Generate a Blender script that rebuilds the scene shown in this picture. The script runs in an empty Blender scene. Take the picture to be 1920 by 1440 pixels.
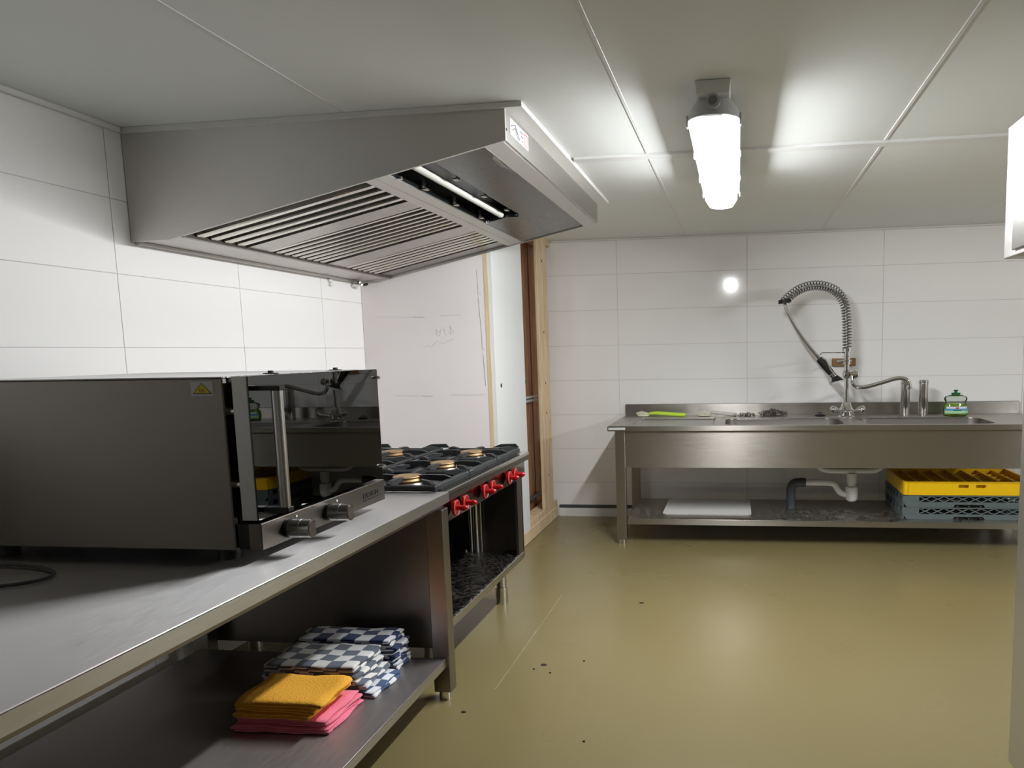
import bpy, bmesh, math, random
from mathutils import Vector, Matrix
random.seed(7)
S = bpy.context.scene
COL = S.collection

# ------------------------------------------------------------------ camera, world, exposure
cam = bpy.data.cameras.new('camera')
cam.sensor_width = 36.0
cam.lens = 25.62
cam.shift_x = -0.12375
cam.shift_y = 0.05013
cam.clip_start = 0.02
cam_o = bpy.data.objects.new('camera', cam)
COL.objects.link(cam_o)
R_ = Vector((0.99083, 0.13378, -0.01879))
U_ = Vector((0.00311, 0.11650, 0.99319))
F_ = Vector((-0.13505, 0.98414, -0.11502))
mw = Matrix((R_, U_, -F_)).transposed().to_4x4()
mw.translation = Vector((2.5123, 0.0, 1.4515))
cam_o.matrix_world = mw
S.camera = cam_o

W = bpy.data.worlds.new('world')
S.world = W
W.use_nodes = True
W.node_tree.nodes['Background'].inputs[0].default_value = (0.6, 0.65, 0.7, 1)
W.node_tree.nodes['Background'].inputs[1].default_value = 0.05

S.view_settings.view_transform = 'Standard'
S.view_settings.look = 'None'
S.view_settings.gamma = 1.0
S.view_settings.use_curve_mapping = False
S.view_settings.exposure = 0.22
S.cycles.sample_clamp_indirect = 2.5
S.cycles.blur_glossy = 1.0
S.cycles.caustics_refractive = False

LAMP_STRENGTH = 330.0
HC = 2.3994          # ceiling height
YB = 6.2454          # back wall


# ------------------------------------------------------------------ materials
def new_mat(name):
    m = bpy.data.materials.new(name)
    m.use_nodes = True
    nt = m.node_tree
    return m, nt, nt.nodes['Principled BSDF']


def plain(name, col, rough=0.5, metal=0.0, spec=0.5, bump=0.0, bscale=40.0, var=0.0, vscale=3.0, coat=0.0, ior=1.45):
    m, nt, b = new_mat(name)
    b.inputs['Base Color'].default_value = (*col, 1)
    b.inputs['Roughness'].default_value = rough
    b.inputs['Metallic'].default_value = metal
    b.inputs['Specular IOR Level'].default_value = spec
    b.inputs['IOR'].default_value = ior
    b.inputs['Coat Weight'].default_value = coat
    b.inputs['Coat Roughness'].default_value = 0.05
    if bump or var:
        tc = nt.nodes.new('ShaderNodeTexCoord')
    if bump:
        n = nt.nodes.new('ShaderNodeTexNoise')
        n.inputs['Scale'].default_value = bscale
        n.inputs['Detail'].default_value = 4
        bp = nt.nodes.new('ShaderNodeBump')
        bp.inputs['Strength'].default_value = bump
        bp.inputs['Distance'].default_value = 0.01
        nt.links.new(tc.outputs['Object'], n.inputs['Vector'])
        nt.links.new(n.outputs['Fac'], bp.inputs['Height'])
        nt.links.new(bp.outputs['Normal'], b.inputs['Normal'])
    if var:
        n2 = nt.nodes.new('ShaderNodeTexNoise')
        n2.inputs['Scale'].default_value = vscale
        n2.inputs['Detail'].default_value = 5
        r = nt.nodes.new('ShaderNodeValToRGB')
        r.color_ramp.elements[0].position = 0.3
        r.color_ramp.elements[1].position = 0.7
        r.color_ramp.elements[0].color = (*[c * (1 - var) for c in col], 1)
        r.color_ramp.elements[1].color = (*[min(1, c * (1 + var)) for c in col], 1)
        nt.links.new(tc.outputs['Object'], n2.inputs['Vector'])
        nt.links.new(n2.outputs['Fac'], r.inputs['Fac'])
        nt.links.new(r.outputs['Color'], b.inputs['Base Color'])
    return m


def steel(name, col=(0.56, 0.55, 0.53), rough=0.3, grain=(1, 1, 60), amp=0.08, aniso=None, smudge=0.1, bump=0.05):
    """brushed stainless steel: fine streaks, faint smudges in the polish; aniso = (amount, direction across the brushing)"""
    m, nt, b = new_mat(name)
    b.inputs['Base Color'].default_value = (*col, 1)
    b.inputs['Metallic'].default_value = 1.0
    tc = nt.nodes.new('ShaderNodeTexCoord')
    mp = nt.nodes.new('ShaderNodeMapping')
    mp.inputs['Scale'].default_value = grain
    n = nt.nodes.new('ShaderNodeTexNoise')
    n.inputs['Scale'].default_value = 8
    n.inputs['Detail'].default_value = 3
    n2 = nt.nodes.new('ShaderNodeTexNoise')
    n2.inputs['Scale'].default_value = 2.2
    n2.inputs['Detail'].default_value = 5
    mr = nt.nodes.new('ShaderNodeMapRange')
    mr.inputs['To Min'].default_value = rough - amp
    mr.inputs['To Max'].default_value = rough + amp
    ad = nt.nodes.new('ShaderNodeMath')
    ad.operation = 'MULTIPLY_ADD'
    ad.inputs[1].default_value = smudge
    bp = nt.nodes.new('ShaderNodeBump')
    bp.inputs['Strength'].default_value = bump
    bp.inputs['Distance'].default_value = 0.002
    L = nt.links.new
    L(tc.outputs['Object'], mp.inputs['Vector'])
    L(mp.outputs['Vector'], n.inputs['Vector'])
    L(tc.outputs['Object'], n2.inputs['Vector'])
    L(n.outputs['Fac'], mr.inputs['Value'])
    L(n2.outputs['Fac'], ad.inputs[0])
    L(mr.outputs['Result'], ad.inputs[2])
    L(ad.outputs[0], b.inputs['Roughness'])
    L(n.outputs['Fac'], bp.inputs['Height'])
    L(bp.outputs['Normal'], b.inputs['Normal'])
    if aniso:
        b.inputs['Anisotropic'].default_value = aniso[0]
        cx = nt.nodes.new('ShaderNodeCombineXYZ')
        for i in range(3):
            cx.inputs[i].default_value = aniso[1][i]
        L(cx.outputs[0], b.inputs['Tangent'])
    return m


def wood(name, c1, c2, scale=(6, 6, 0.6), rough=0.6):
    m, nt, b = new_mat(name)
    tc = nt.nodes.new('ShaderNodeTexCoord')
    mp = nt.nodes.new('ShaderNodeMapping')
    mp.inputs['Scale'].default_value = scale
    n = nt.nodes.new('ShaderNodeTexNoise')
    n.inputs['Scale'].default_value = 3
    n.inputs['Detail'].default_value = 6
    n.inputs['Distortion'].default_value = 1.2
    r = nt.nodes.new('ShaderNodeValToRGB')
    r.color_ramp.elements[0].position = 0.35
    r.color_ramp.elements[1].position = 0.65
    r.color_ramp.elements[0].color = (*c1, 1)
    r.color_ramp.elements[1].color = (*c2, 1)
    L = nt.links.new
    L(tc.outputs['Object'], mp.inputs['Vector'])
    L(mp.outputs['Vector'], n.inputs['Vector'])
    L(n.outputs['Fac'], r.inputs['Fac'])
    L(r.outputs['Color'], b.inputs['Base Color'])
    b.inputs['Roughness'].default_value = rough
    return m


def emit(name, col, strength):
    m, nt, b = new_mat(name)
    b.inputs['Base Color'].default_value = (0.9, 0.9, 0.9, 1)
    b.inputs['Emission Color'].default_value = (*col, 1)
    b.inputs['Emission Strength'].default_value = strength
    m.cycles.emission_sampling = 'FRONT'
    return m


def glassy(name, col, rough=0.03, ior=1.45, trans=1.0):
    m, nt, b = new_mat(name)
    b.inputs['Base Color'].default_value = (*col, 1)
    b.inputs['Roughness'].default_value = rough
    b.inputs['IOR'].default_value = ior
    b.inputs['Transmission Weight'].default_value = trans
    return m


def dark_glass(name, tint, ior):
    """tinted oven glass: clear mirror reflection over a dark see-through tint"""
    m = bpy.data.materials.new(name)
    m.use_nodes = True
    nt = m.node_tree
    nt.nodes.clear()
    o = nt.nodes.new('ShaderNodeOutputMaterial')
    mix = nt.nodes.new('ShaderNodeMixShader')
    fr = nt.nodes.new('ShaderNodeFresnel')
    fr.inputs['IOR'].default_value = ior
    g = nt.nodes.new('ShaderNodeBsdfGlossy')
    g.inputs['Roughness'].default_value = 0.01
    t = nt.nodes.new('ShaderNodeBsdfTransparent')
    t.inputs['Color'].default_value = (*tint, 1)
    L = nt.links.new
    L(fr.outputs[0], mix.inputs[0])
    L(t.outputs[0], mix.inputs[1])
    L(g.outputs[0], mix.inputs[2])
    L(mix.outputs[0], o.inputs['Surface'])
    return m


def lamp_cover(name, glow, pass_=1.0):
    """clear prismatic lamp cover: passes the tube's light and scatters a little of it"""
    m = bpy.data.materials.new(name)
    m.use_nodes = True
    nt = m.node_tree
    nt.nodes.clear()
    o = nt.nodes.new('ShaderNodeOutputMaterial')
    mix = nt.nodes.new('ShaderNodeMixShader')
    mix.inputs[0].default_value = 0.15
    t = nt.nodes.new('ShaderNodeBsdfTransparent')
    t.inputs['Color'].default_value = (pass_, pass_, pass_, 1)
    e = nt.nodes.new('ShaderNodeEmission')
    e.inputs['Color'].default_value = (0.97, 0.985, 1.0, 1)
    e.inputs['Strength'].default_value = glow / 0.15
    nt.links.new(t.outputs[0], mix.inputs[1])
    nt.links.new(e.outputs[0], mix.inputs[2])
    nt.links.new(mix.outputs[0], o.inputs['Surface'])
    m.cycles.emission_sampling = 'NONE'
    return m


def checker(name, c1, c2, sx, sy):
    m, nt, b = new_mat(name)
    tc = nt.nodes.new('ShaderNodeTexCoord')
    mp = nt.nodes.new('ShaderNodeMapping')
    mp.inputs['Scale'].default_value = (sx, sy, 1)
    ch = nt.nodes.new('ShaderNodeTexChecker')
    ch.inputs['Scale'].default_value = 1.0
    ch.inputs['Color1'].default_value = (*c1, 1)
    ch.inputs['Color2'].default_value = (*c2, 1)
    n = nt.nodes.new('ShaderNodeTexNoise')
    n.inputs['Scale'].default_value = 900
    bp = nt.nodes.new('ShaderNodeBump')
    bp.inputs['Strength'].default_value = 0.25
    bp.inputs['Distance'].default_value = 0.002
    L = nt.links.new
    L(tc.outputs['UV'], mp.inputs['Vector'])
    L(mp.outputs['Vector'], ch.inputs['Vector'])
    L(ch.outputs['Color'], b.inputs['Base Color'])
    L(tc.outputs['Object'], n.inputs['Vector'])
    L(n.outputs['Fac'], bp.inputs['Height'])
    L(bp.outputs['Normal'], b.inputs['Normal'])
    b.inputs['Roughness'].default_value = 0.9
    b.inputs['Sheen Weight'].default_value = 0.2
    return m


M = dict(
    tile=plain('white glazed tile', (0.87, 0.86, 0.85), 0.10, bump=0.018, bscale=6),
    grout=plain('pale grout', (0.66, 0.63, 0.62), 0.8),
    paint=plain('white paint', (0.78, 0.78, 0.76), 0.5),
    far_wall=plain('grey painted wall', (0.50, 0.49, 0.47), 0.6),
    ceil=plain('white ceiling panel', (0.80, 0.825, 0.815), 0.5, bump=0.01, bscale=3),
    ceil_joint=plain('white joint strip', (0.74, 0.745, 0.74), 0.35),
    board=plain('off white plasterboard', (0.83, 0.78, 0.78), 0.65, var=0.02),
    panel=plain('smooth white panel', (0.76, 0.78, 0.78), 0.4),
    pencil=plain('pencil marks', (0.25, 0.25, 0.30), 0.8),
    ply=wood('plywood edge', (0.62, 0.46, 0.27), (0.78, 0.63, 0.42), (60, 60, 1)),
    pine=wood('pine stud', (0.60, 0.44, 0.26), (0.76, 0.60, 0.40), (5, 5, 0.7)),
    brown=wood('reddish brown planks', (0.34, 0.15, 0.06), (0.52, 0.27, 0.12), (7, 7, 0.8)),
    block=wood('brown wood block', (0.22, 0.11, 0.04), (0.36, 0.20, 0.09), (2, 8, 8)),
    st=steel('brushed steel', rough=0.30, aniso=(0.7, (0, 0, 1))),
    st_h=steel('brushed hood steel', (0.62, 0.60, 0.57), rough=0.42, grain=(1, 60, 60), aniso=(0.7, (0, 0, 1))),
    st_top=steel('satin steel worktop', (0.50, 0.49, 0.49), rough=0.46, grain=(40, 2, 1), aniso=(0.8, (1, 0, 0))),
    st_dark=steel('dull dark steel', (0.27, 0.245, 0.225), rough=0.3, grain=(1, 60, 60), aniso=(0.6, (0, 0, 1))),
    st_bright=steel('polished steel', (0.66, 0.65, 0.63), rough=0.16, amp=0.04),
    st_sink=steel('brushed sink steel', (0.44, 0.415, 0.38), rough=0.30, grain=(1, 1, 60), aniso=(0.85, (0, 0, 1))),
    st_mirror=steel('mirror steel panel', (0.26, 0.24, 0.215), rough=0.10, amp=0.03, smudge=0.04, bump=0.004),
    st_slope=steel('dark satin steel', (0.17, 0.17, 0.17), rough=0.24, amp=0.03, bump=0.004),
    st_ctrl=steel('dim oven steel', (0.20, 0.18, 0.16), rough=0.30, aniso=(0.5, (0, 0, 1))),
    st_panel=steel('dim brushed steel', (0.33, 0.30, 0.265), rough=0.28, aniso=(0.7, (0, 0, 1))),
    coil=plain('dark chrome spring', (0.30, 0.30, 0.31), 0.18, metal=1.0),
    st_black=steel('black steel', (0.07, 0.075, 0.08), rough=0.2),
    chrome=plain('chrome', (0.72, 0.72, 0.72), 0.07, metal=1.0),
    iron=plain('black cast iron', (0.018, 0.02, 0.022), 0.42, bump=0.2, bscale=120),
    black=plain('black plastic', (0.012, 0.012, 0.013), 0.4),
    rubber=plain('dark grey rubber', (0.035, 0.035, 0.038), 0.6),
    brass=plain('brass burner cap', (0.40, 0.27, 0.14), 0.55, metal=0.7, var=0.15, vscale=30),
    red=plain('glossy red knob', (0.33, 0.004, 0.006), 0.2, coat=0.3),
    redrim=plain('pale knob marking', (0.36, 0.16, 0.14), 0.3),
    knob_face=plain('brown grey knob face', (0.075, 0.06, 0.052), 0.4),
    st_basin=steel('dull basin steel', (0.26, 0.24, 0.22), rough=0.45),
    glass=dark_glass('tinted oven glass', (0.07, 0.10, 0.085), 2.1),
    white_pl=plain('white plastic', (0.76, 0.76, 0.74), 0.35),
    grey_pl=plain('grey plastic housing', (0.52, 0.53, 0.53), 0.45),
    dkgrey_pl=plain('slate grey plastic', (0.105, 0.135, 0.135), 0.45),
    yellow_pl=plain('yellow plastic', (0.86, 0.52, 0.005), 0.35),
    pipe_grey=plain('dark grey drain pipe', (0.06, 0.07, 0.08), 0.45),
    lime=plain('lime green plastic', (0.55, 0.78, 0.07), 0.4),
    cream=plain('cream bristles', (0.74, 0.72, 0.58), 0.7),
    clear_pl=plain('frosted plastic', (0.58, 0.56, 0.50), 0.25),
    cap_green=plain('green cap', (0.0, 0.13, 0.045), 0.35),
    bottle=dark_glass('clear bottle plastic', (0.86, 0.90, 0.86), 1.35),
    liquid=plain('green dish soap', (0.23, 0.34, 0.045), 0.12),
    lab_blue=plain('label blue', (0.10, 0.33, 0.60), 0.4),
    lab_white=plain('label white', (0.75, 0.80, 0.88), 0.4),
    lab_green=plain('label green', (0.42, 0.68, 0.42), 0.4),
    lab_red=plain('label red', (0.50, 0.10, 0.10), 0.4),
    warn=plain('warning yellow', (0.70, 0.52, 0.02), 0.4),
    sticker=plain('white sticker', (0.62, 0.62, 0.62), 0.5),
    ink=plain('grey print', (0.18, 0.19, 0.21), 0.5),
    yellow_cloth=plain('orange yellow cloth', (0.92, 0.46, 0.06), 0.95, bump=0.5, bscale=160, spec=0.1),
    pink_cloth=plain('pink cloth', (0.90, 0.24, 0.34), 0.95, bump=0.4, bscale=160, spec=0.1),
    chk_grey=checker('slate and white checked cloth', (0.11, 0.13, 0.17), (0.72, 0.72, 0.70), 16.5, 19.5),
    chk_navy=checker('navy and white checked cloth', (0.012, 0.03, 0.11), (0.74, 0.75, 0.78), 16.5, 19.5),
    chk_blue=checker('blue and white checked cloth', (0.05, 0.09, 0.19), (0.72, 0.74, 0.78), 16.5, 19.5),
    lamp=emit('glowing lamp tube', (0.97, 0.985, 1.0), LAMP_STRENGTH),
    tube=plain('unlit white tube', (0.50, 0.50, 0.46), 0.3),
    speck=plain('dark crumb', (0.03, 0.025, 0.02), 0.8),
    filt=steel('filter steel', (0.42, 0.40, 0.36), rough=0.24, grain=(1, 60, 1)),
    slat=steel('bright baffle steel', (0.70, 0.67, 0.60), rough=0.2, grain=(1, 60, 1)),
    seam=plain('worn floor seam', (0.25, 0.205, 0.105), 0.25),
    st_shelf=steel('satin steel shelf', (0.40, 0.37, 0.36), rough=0.40, grain=(40, 2, 1), aniso=(0.6, (1, 0, 0))),
)


def floor_material():
    m, nt, b = new_mat('olive epoxy floor')
    tc = nt.nodes.new('ShaderNodeTexCoord')
    n = nt.nodes.new('ShaderNodeTexNoise')
    n.inputs['Scale'].default_value = 0.9
    n.inputs['Detail'].default_value = 2
    mx = nt.nodes.new('ShaderNodeMix')
    mx.data_type = 'RGBA'
    mx.inputs[6].default_value = (0.178, 0.143, 0.062, 1)
    mx.inputs[7].default_value = (0.206, 0.168, 0.076, 1)
    n2 = nt.nodes.new('ShaderNodeTexNoise')
    n2.inputs['Scale'].default_value = 2.5
    n2.inputs['Detail'].default_value = 2
    mr = nt.nodes.new('ShaderNodeMapRange')
    mr.inputs['To Min'].default_value = 0.24
    mr.inputs['To Max'].default_value = 0.34
    L = nt.links.new
    L(tc.outputs['Object'], n.inputs['Vector'])
    L(tc.outputs['Object'], n2.inputs['Vector'])
    L(n.outputs['Fac'], mx.inputs[0])
    L(mx.outputs[2], b.inputs['Base Color'])
    L(n2.outputs['Fac'], mr.inputs['Value'])
    L(mr.outputs['Result'], b.inputs['Roughness'])
    return m


M['floor'] = floor_material()
M['cover'] = lamp_cover('clear lamp cover', 1.2)
M['cover_dim'] = lamp_cover('dimming lamp cover rim', 1.2, 0.26)  # tint made up to hold back light going up to the ceiling


# ------------------------------------------------------------------ mesh helpers (world coordinates)
def world_loc(o):
    v = Vector((0, 0, 0))
    while o is not None:
        v = v + o.location
        o = o.parent
    return v


class MB:
    def __init__(self):
        self.bm = bmesh.new()

    def box(self, x0, y0, z0, x1, y1, z1, bev=0.0, seg=1):
        r = bmesh.ops.create_cube(self.bm, size=1.0)
        vs = r['verts']
        for v in vs:
            v.co = Vector(((x0 + x1) / 2 + v.co.x * (x1 - x0), (y0 + y1) / 2 + v.co.y * (y1 - y0), (z0 + z1) / 2 + v.co.z * (z1 - z0)))
        if bev:
            es = list({e for v in vs for e in v.link_edges})
            bmesh.ops.bevel(self.bm, geom=es, offset=bev, segments=seg, profile=0.5, affect='EDGES')
        return self

    def poly(self, pts):
        self.bm.faces.new([self.bm.verts.new(p) for p in pts])
        return self

    def loft(self, rings, cap0=True, cap1=True, closed=True):
        vr = [[self.bm.verts.new(p) for p in r] for r in rings]
        n = len(vr[0])
        for a, b in zip(vr[:-1], vr[1:]):
            for i in range(n if closed else n - 1):
                j = (i + 1) % n
                self.bm.faces.new((a[i], a[j], b[j], b[i]))
        if cap0:
            self.bm.faces.new(list(reversed(vr[0])))
        if cap1:
            self.bm.faces.new(vr[-1])
        return self

    def prism(self, pts, d):
        d = Vector(d)
        a = [Vector(p) for p in pts]
        return self.loft([a, [p + d for p in a]])

    def cyl(self, p0, p1, r0, r1=None, n=16):
        p0, p1 = Vector(p0), Vector(p1)
        r1 = r0 if r1 is None else r1
        ax = (p1 - p0).normalized()
        u = ax.orthogonal().normalized()
        w = ax.cross(u)
        ring = lambda c, r: [c + (u * math.cos(2 * math.pi * i / n) + w * math.sin(2 * math.pi * i / n)) * r for i in range(n)]
        return self.loft([ring(p0, r0), ring(p1, r1)])

    def tube(self, pts, r, n=8, caps=True):
        pts = [Vector(p) for p in pts]
        rs = r if isinstance(r, (list, tuple)) else [r] * len(pts)
        t = (pts[1] - pts[0]).normalized()
        u = t.orthogonal().normalized()
        rings = []
        for i, p in enumerate(pts):
            a = pts[max(i - 1, 0)]
            b = pts[min(i + 1, len(pts) - 1)]
            t = (b - a).normalized()
            u = (u - t * u.dot(t)).normalized()
            w = t.cross(u)
            rings.append([p + (u * math.cos(2 * math.pi * k / n) + w * math.sin(2 * math.pi * k / n)) * rs[i] for k in range(n)])
        return self.loft(rings, caps, caps)

    def lathe(self, c, prof, n=24, sx=1.0, sy=1.0, cap0=True, cap1=True):
        c = Vector(c)
        rings = [[c + Vector((r * sx * math.cos(2 * math.pi * i / n), r * sy * math.sin(2 * math.pi * i / n), z)) for i in range(n)] for r, z in prof]
        return self.loft(rings, cap0, cap1)

    def build(self, name, mat, parent=None, smooth=False, angle=35, label=None):
        bmesh.ops.recalc_face_normals(self.bm, faces=self.bm.faces[:])
        off = world_loc(parent) if parent is not None else Vector((0, 0, 0))
        for v in self.bm.verts:
            v.co -= off
        me = bpy.data.meshes.new(name)
        if smooth:
            for f in self.bm.faces:
                f.smooth = True
            a = math.radians(angle)
            for e in self.bm.edges:
                if len(e.link_faces) == 2 and e.calc_face_angle(0) > a:
                    e.smooth = False
        self.bm.to_mesh(me)
        self.bm.free()
        me.materials.append(M[mat] if isinstance(mat, str) else mat)
        o = bpy.data.objects.new(name, me)
        COL.objects.link(o)
        o.parent = parent
        if label:
            o['label'] = label
        return o


def box(name, mat, parent, *a, bev=0.0, label=None):
    return MB().box(*a, bev=bev).build(name, mat, parent, label=label)


def tag(o, label, cat, group=None):
    o['label'] = label
    o['category'] = cat
    if group:
        o['group'] = group
    return o


def thing(name, loc, label, cat, group=None):
    o = bpy.data.objects.new(name, None)
    o.empty_display_size = 0.1
    COL.objects.link(o)
    o.location = loc
    return tag(o, label, cat, group)


def recentre(o):
    """put the origin of a single-mesh thing at the middle of its underside"""
    xs = [v.co for v in o.data.vertices]
    c = Vector(((min(v.x for v in xs) + max(v.x for v in xs)) / 2, (min(v.y for v in xs) + max(v.y for v in xs)) / 2, min(v.z for v in xs)))
    for v in o.data.vertices:
        v.co -= c
    o.location = c
    return o


def struct(o, label=None, cat=None):
    o['kind'] = 'structure'
    if label:
        o['label'] = label
    if cat:
        o['category'] = cat
    return o


def copy_tree(o, parent=None):
    c = o.copy()
    COL.objects.link(c)
    c.parent = parent
    for ch in [q for q in bpy.data.objects if q.parent == o]:
        copy_tree(ch, c)
    return c


def bez(pts, n=8):
    """smooth path through points (Catmull-Rom)"""
    P = [Vector(p) for p in pts]
    P = [P[0] * 2 - P[1]] + P + [P[-1] * 2 - P[-2]]
    out = []
    for i in range(1, len(P) - 2):
        for k in range(n):
            t = k / n
            a, b, c, d = P[i - 1], P[i], P[i + 1], P[i + 2]
            out.append(0.5 * ((2 * b) + (c - a) * t + (2 * a - 5 * b + 4 * c - d) * t * t + (3 * b - a - 3 * c + d) * t ** 3))
    out.append(P[-2])
    return out


def rrect(x0, y0, x1, y1, r, z, n=5):
    pts = []
    for cx, cy, a0 in ((x1 - r, y1 - r, 0), (x0 + r, y1 - r, 90), (x0 + r, y0 + r, 180), (x1 - r, y0 + r, 270)):
        for k in range(n + 1):
            a = math.radians(a0 + 90 * k / n)
            pts.append(Vector((cx + r * math.cos(a), cy + r * math.sin(a), z)))
    return pts


def text_mesh(name, body, size, mat, parent, origin, xdir, up, depth=0.001, sx=1.0):
    cu = bpy.data.curves.new(name, 'FONT')
    cu.body = body
    cu.size = size
    cu.extrude = depth
    tmp = bpy.data.objects.new(name + '_curve', cu)
    COL.objects.link(tmp)
    bpy.context.view_layer.update()
    me = bpy.data.meshes.new_from_object(tmp.evaluated_get(bpy.context.evaluated_depsgraph_get()))
    bpy.data.objects.remove(tmp)
    xd, u = Vector(xdir).normalized() * sx, Vector(up).normalized()
    nn = Vector(xdir).cross(Vector(up)).normalized()
    off = Vector(origin) - (world_loc(parent) if parent else Vector((0, 0, 0)))
    for v in me.vertices:
        v.co = off + xd * v.co.x + u * v.co.y + nn * v.co.z
    me.materials.clear()
    me.materials.append(M[mat])
    o = bpy.data.objects.new(name, me)
    COL.objects.link(o)
    o.parent = parent
    return o


# ------------------------------------------------------------------ room shell
X_R, Y_F = 7.6, -3.2
floor = MB().box(-0.1, Y_F - 0.1, -0.1, X_R + 0.1, YB + 0.15, 0.0).build('floor', 'floor')
struct(floor, 'smooth olive green epoxy kitchen floor', 'floor')
box('floor_seam', 'seam', floor, 1.457, 2.9, -0.002, 1.465, 4.15, 0.0012)

ceil = MB().box(-0.1, Y_F - 0.1, HC + 0.012, X_R + 0.1, YB + 0.15, HC + 0.12).build('ceiling', 'ceil_joint')
struct(ceil, 'white panelled kitchen ceiling with pale joint strips', 'ceiling')
xs = [0.0, 0.99, 2.083, 3.19, 4.29, 5.39, 6.49, X_R]
ys = [Y_F, 0.6, 3.66, YB]
for i in range(len(xs) - 1):
    for j in range(len(ys) - 1):
        box('ceiling_panel', 'ceil', ceil, xs[i] + 0.004, ys[j] + 0.004, HC, xs[i + 1] - 0.004, ys[j + 1] - 0.004, HC + 0.012)
for x in xs[1:-1]:
    hw = 0.004 if x < 1.5 else 0.0065
    for j in range(len(ys) - 1):
        box('joint_strip', 'ceil_joint', ceil, x - hw, ys[j] + 0.03, HC - hw * 0.5, x + hw, ys[j + 1] - 0.03, HC + 0.002, bev=0.001)
box('joint_strip', 'ceil_joint', ceil, 1.72, 3.625, HC - 0.013, X_R, 3.695, HC + 0.002, bev=0.002)

ZB, TH = 1.5048, 0.3
GAP = 0.0036


def tiled_wall(wall, axis, face, u0, u1, joints, tilt):
    """tiles with recessed grout; axis 'x': wall plane x=face, runs along y. 'y': plane y=face, runs along x"""
    zs = [0.0] + [ZB + TH * k for k in range(-4, 3)] + [HC]
    cache = {}
    off = world_loc(wall)
    js = [u0] + [j for j in joints if u0 + 0.02 < j < u1 - 0.02] + [u1]
    for a, b in zip(js[:-1], js[1:]):
        for c, d in zip(zs[:-1], zs[1:]):
            w, h = round(b - a - GAP, 4), round(d - c - GAP, 4)
            if h < 0.02:
                continue
            if (w, h) not in cache:
                m = MB()
                if axis == 'x':
                    m.box(-0.01, -w / 2, -h / 2, 0.0, w / 2, h / 2)
                else:
                    m.box(-w / 2, 0.0, -h / 2, w / 2, 0.01, h / 2)
                me = bpy.data.meshes.new('tile')
                m.bm.to_mesh(me)
                m.bm.free()
                me.materials.append(M['tile'])
                cache[(w, h)] = me
            o = bpy.data.objects.new('tile', cache[(w, h)])
            COL.objects.link(o)
            o.parent = wall
            mid = Vector((face, (a + b) / 2, (c + d) / 2)) if axis == 'x' else Vector(((a + b) / 2, face, (c + d) / 2))
            o.location = mid - off
            t = [random.uniform(-tilt, tilt) for _ in range(2)]
            o.rotation_euler = (0, t[0], t[1]) if axis == 'x' else (t[0], 0, t[1])


wl = MB().box(-0.1, Y_F, 0, -0.004, YB, HC + 0.012).build('wall_left', 'grout')
struct(wl, 'white tiled wall beside the oven and cooking hood', 'wall')
tiled_wall(wl, 'x', 0.0, Y_F, 4.70, [2.7235 + 0.744 * k for k in range(-8, 3)], 0.0006)
wb = MB().box(0.0, YB + 0.004, 0, X_R, YB + 0.12, HC + 0.012).build('wall_back', 'grout')
struct(wb, 'white tiled wall behind the long steel sink', 'wall')
tiled_wall(wb, 'y', YB, 0.5, X_R, [1.4935 + 1.0973 * k for k in range(0, 6)], 0.0006)
struct(MB().box(X_R, Y_F, 0, X_R + 0.1, YB, HC + 0.012).build('wall_right', 'far_wall'), 'plain wall on the right, out of view', 'wall')
struct(MB().box(-0.1, Y_F - 0.1, 0, X_R + 0.1, Y_F, HC + 0.012).build('wall_front', 'far_wall'), 'plain wall behind the viewer', 'wall')
struct(MB().box(0.0, Y_F, HC - 0.022, 0.022, 2.79, HC, bev=0.004).build('trim_1', 'ceil_joint'), 'white ceiling trim above the left tiled wall', 'trim')
struct(MB().box(0.93, YB - 0.02, HC - 0.016, X_R, YB, HC, bev=0.004).build('trim_2', 'ceil_joint'), 'white ceiling trim above the back tiled wall', 'trim')
struct(MB().box(0.93, YB - 0.016, 0.078, X_R, YB, 0.104, bev=0.005).build('trim_3', 'pipe_grey'), 'dark grey strip low along the back wall', 'trim')
struct(MB().box(0.93, YB - 0.010, 0.0, X_R, YB, 0.074).build('baseboard_back', 'white_pl'), 'pale skirting at the foot of the back wall', 'baseboard')

# partition behind the stove with its unfinished stud corner
PX, PY = 0.915, 4.69
wp = MB().box(0.0, PY + 0.02, 0.0, 0.86, PY + 0.10, HC).build('wall_partition', 'board')
struct(wp, 'unfinished plasterboard partition with open wooden corner behind the stove', 'wall')
box('plasterboard', 'board', wp, 0.002, PY, 0, 0.862, PY + 0.02, HC)
box('plywood_edge', 'ply', wp, 0.862, PY - 0.002, 0, 0.890, PY + 0.1, HC)
box('edge_strip', 'panel', wp, 0.890, PY + 0.001, 0, PX, PY + 0.06, HC)
box('side_panel', 'panel', wp, PX - 0.02, PY + 0.06, 0.10, PX, 5.37, HC)
box('bottom_plate', 'pine', wp, PX - 0.06, PY + 0.1, 0.0, PX + 0.004, YB - 0.012, 0.098, bev=0.004)
box('sill', 'pine', wp, 0.80, 5.37, 0.098, PX - 0.002, YB - 0.012, 0.15, bev=0.003)
box('head_plate', 'pine', wp, 0.80, 5.37, HC - 0.05, PX - 0.001, YB - 0.002, HC)
box('stud', 'pine', wp, 0.893, 5.80, 0.15, PX + 0.002, 6.10, HC - 0.05, bev=0.003)
for k, (a, b) in enumerate(((5.30, 5.90), (5.905, 6.08), (5.085 + 1.0, YB - 0.002))):
    box('plank', 'brown', wp, 0.745 - 0.006 * (k % 2), a, 0.1, 0.765 - 0.006 * (k % 2), b, HC)
MB().cyl((0.79, 5.35, 1.085), (0.79, 6.1, 1.085), 0.012, n=10).build('conduit', 'grey_pl', wp, True)
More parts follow.
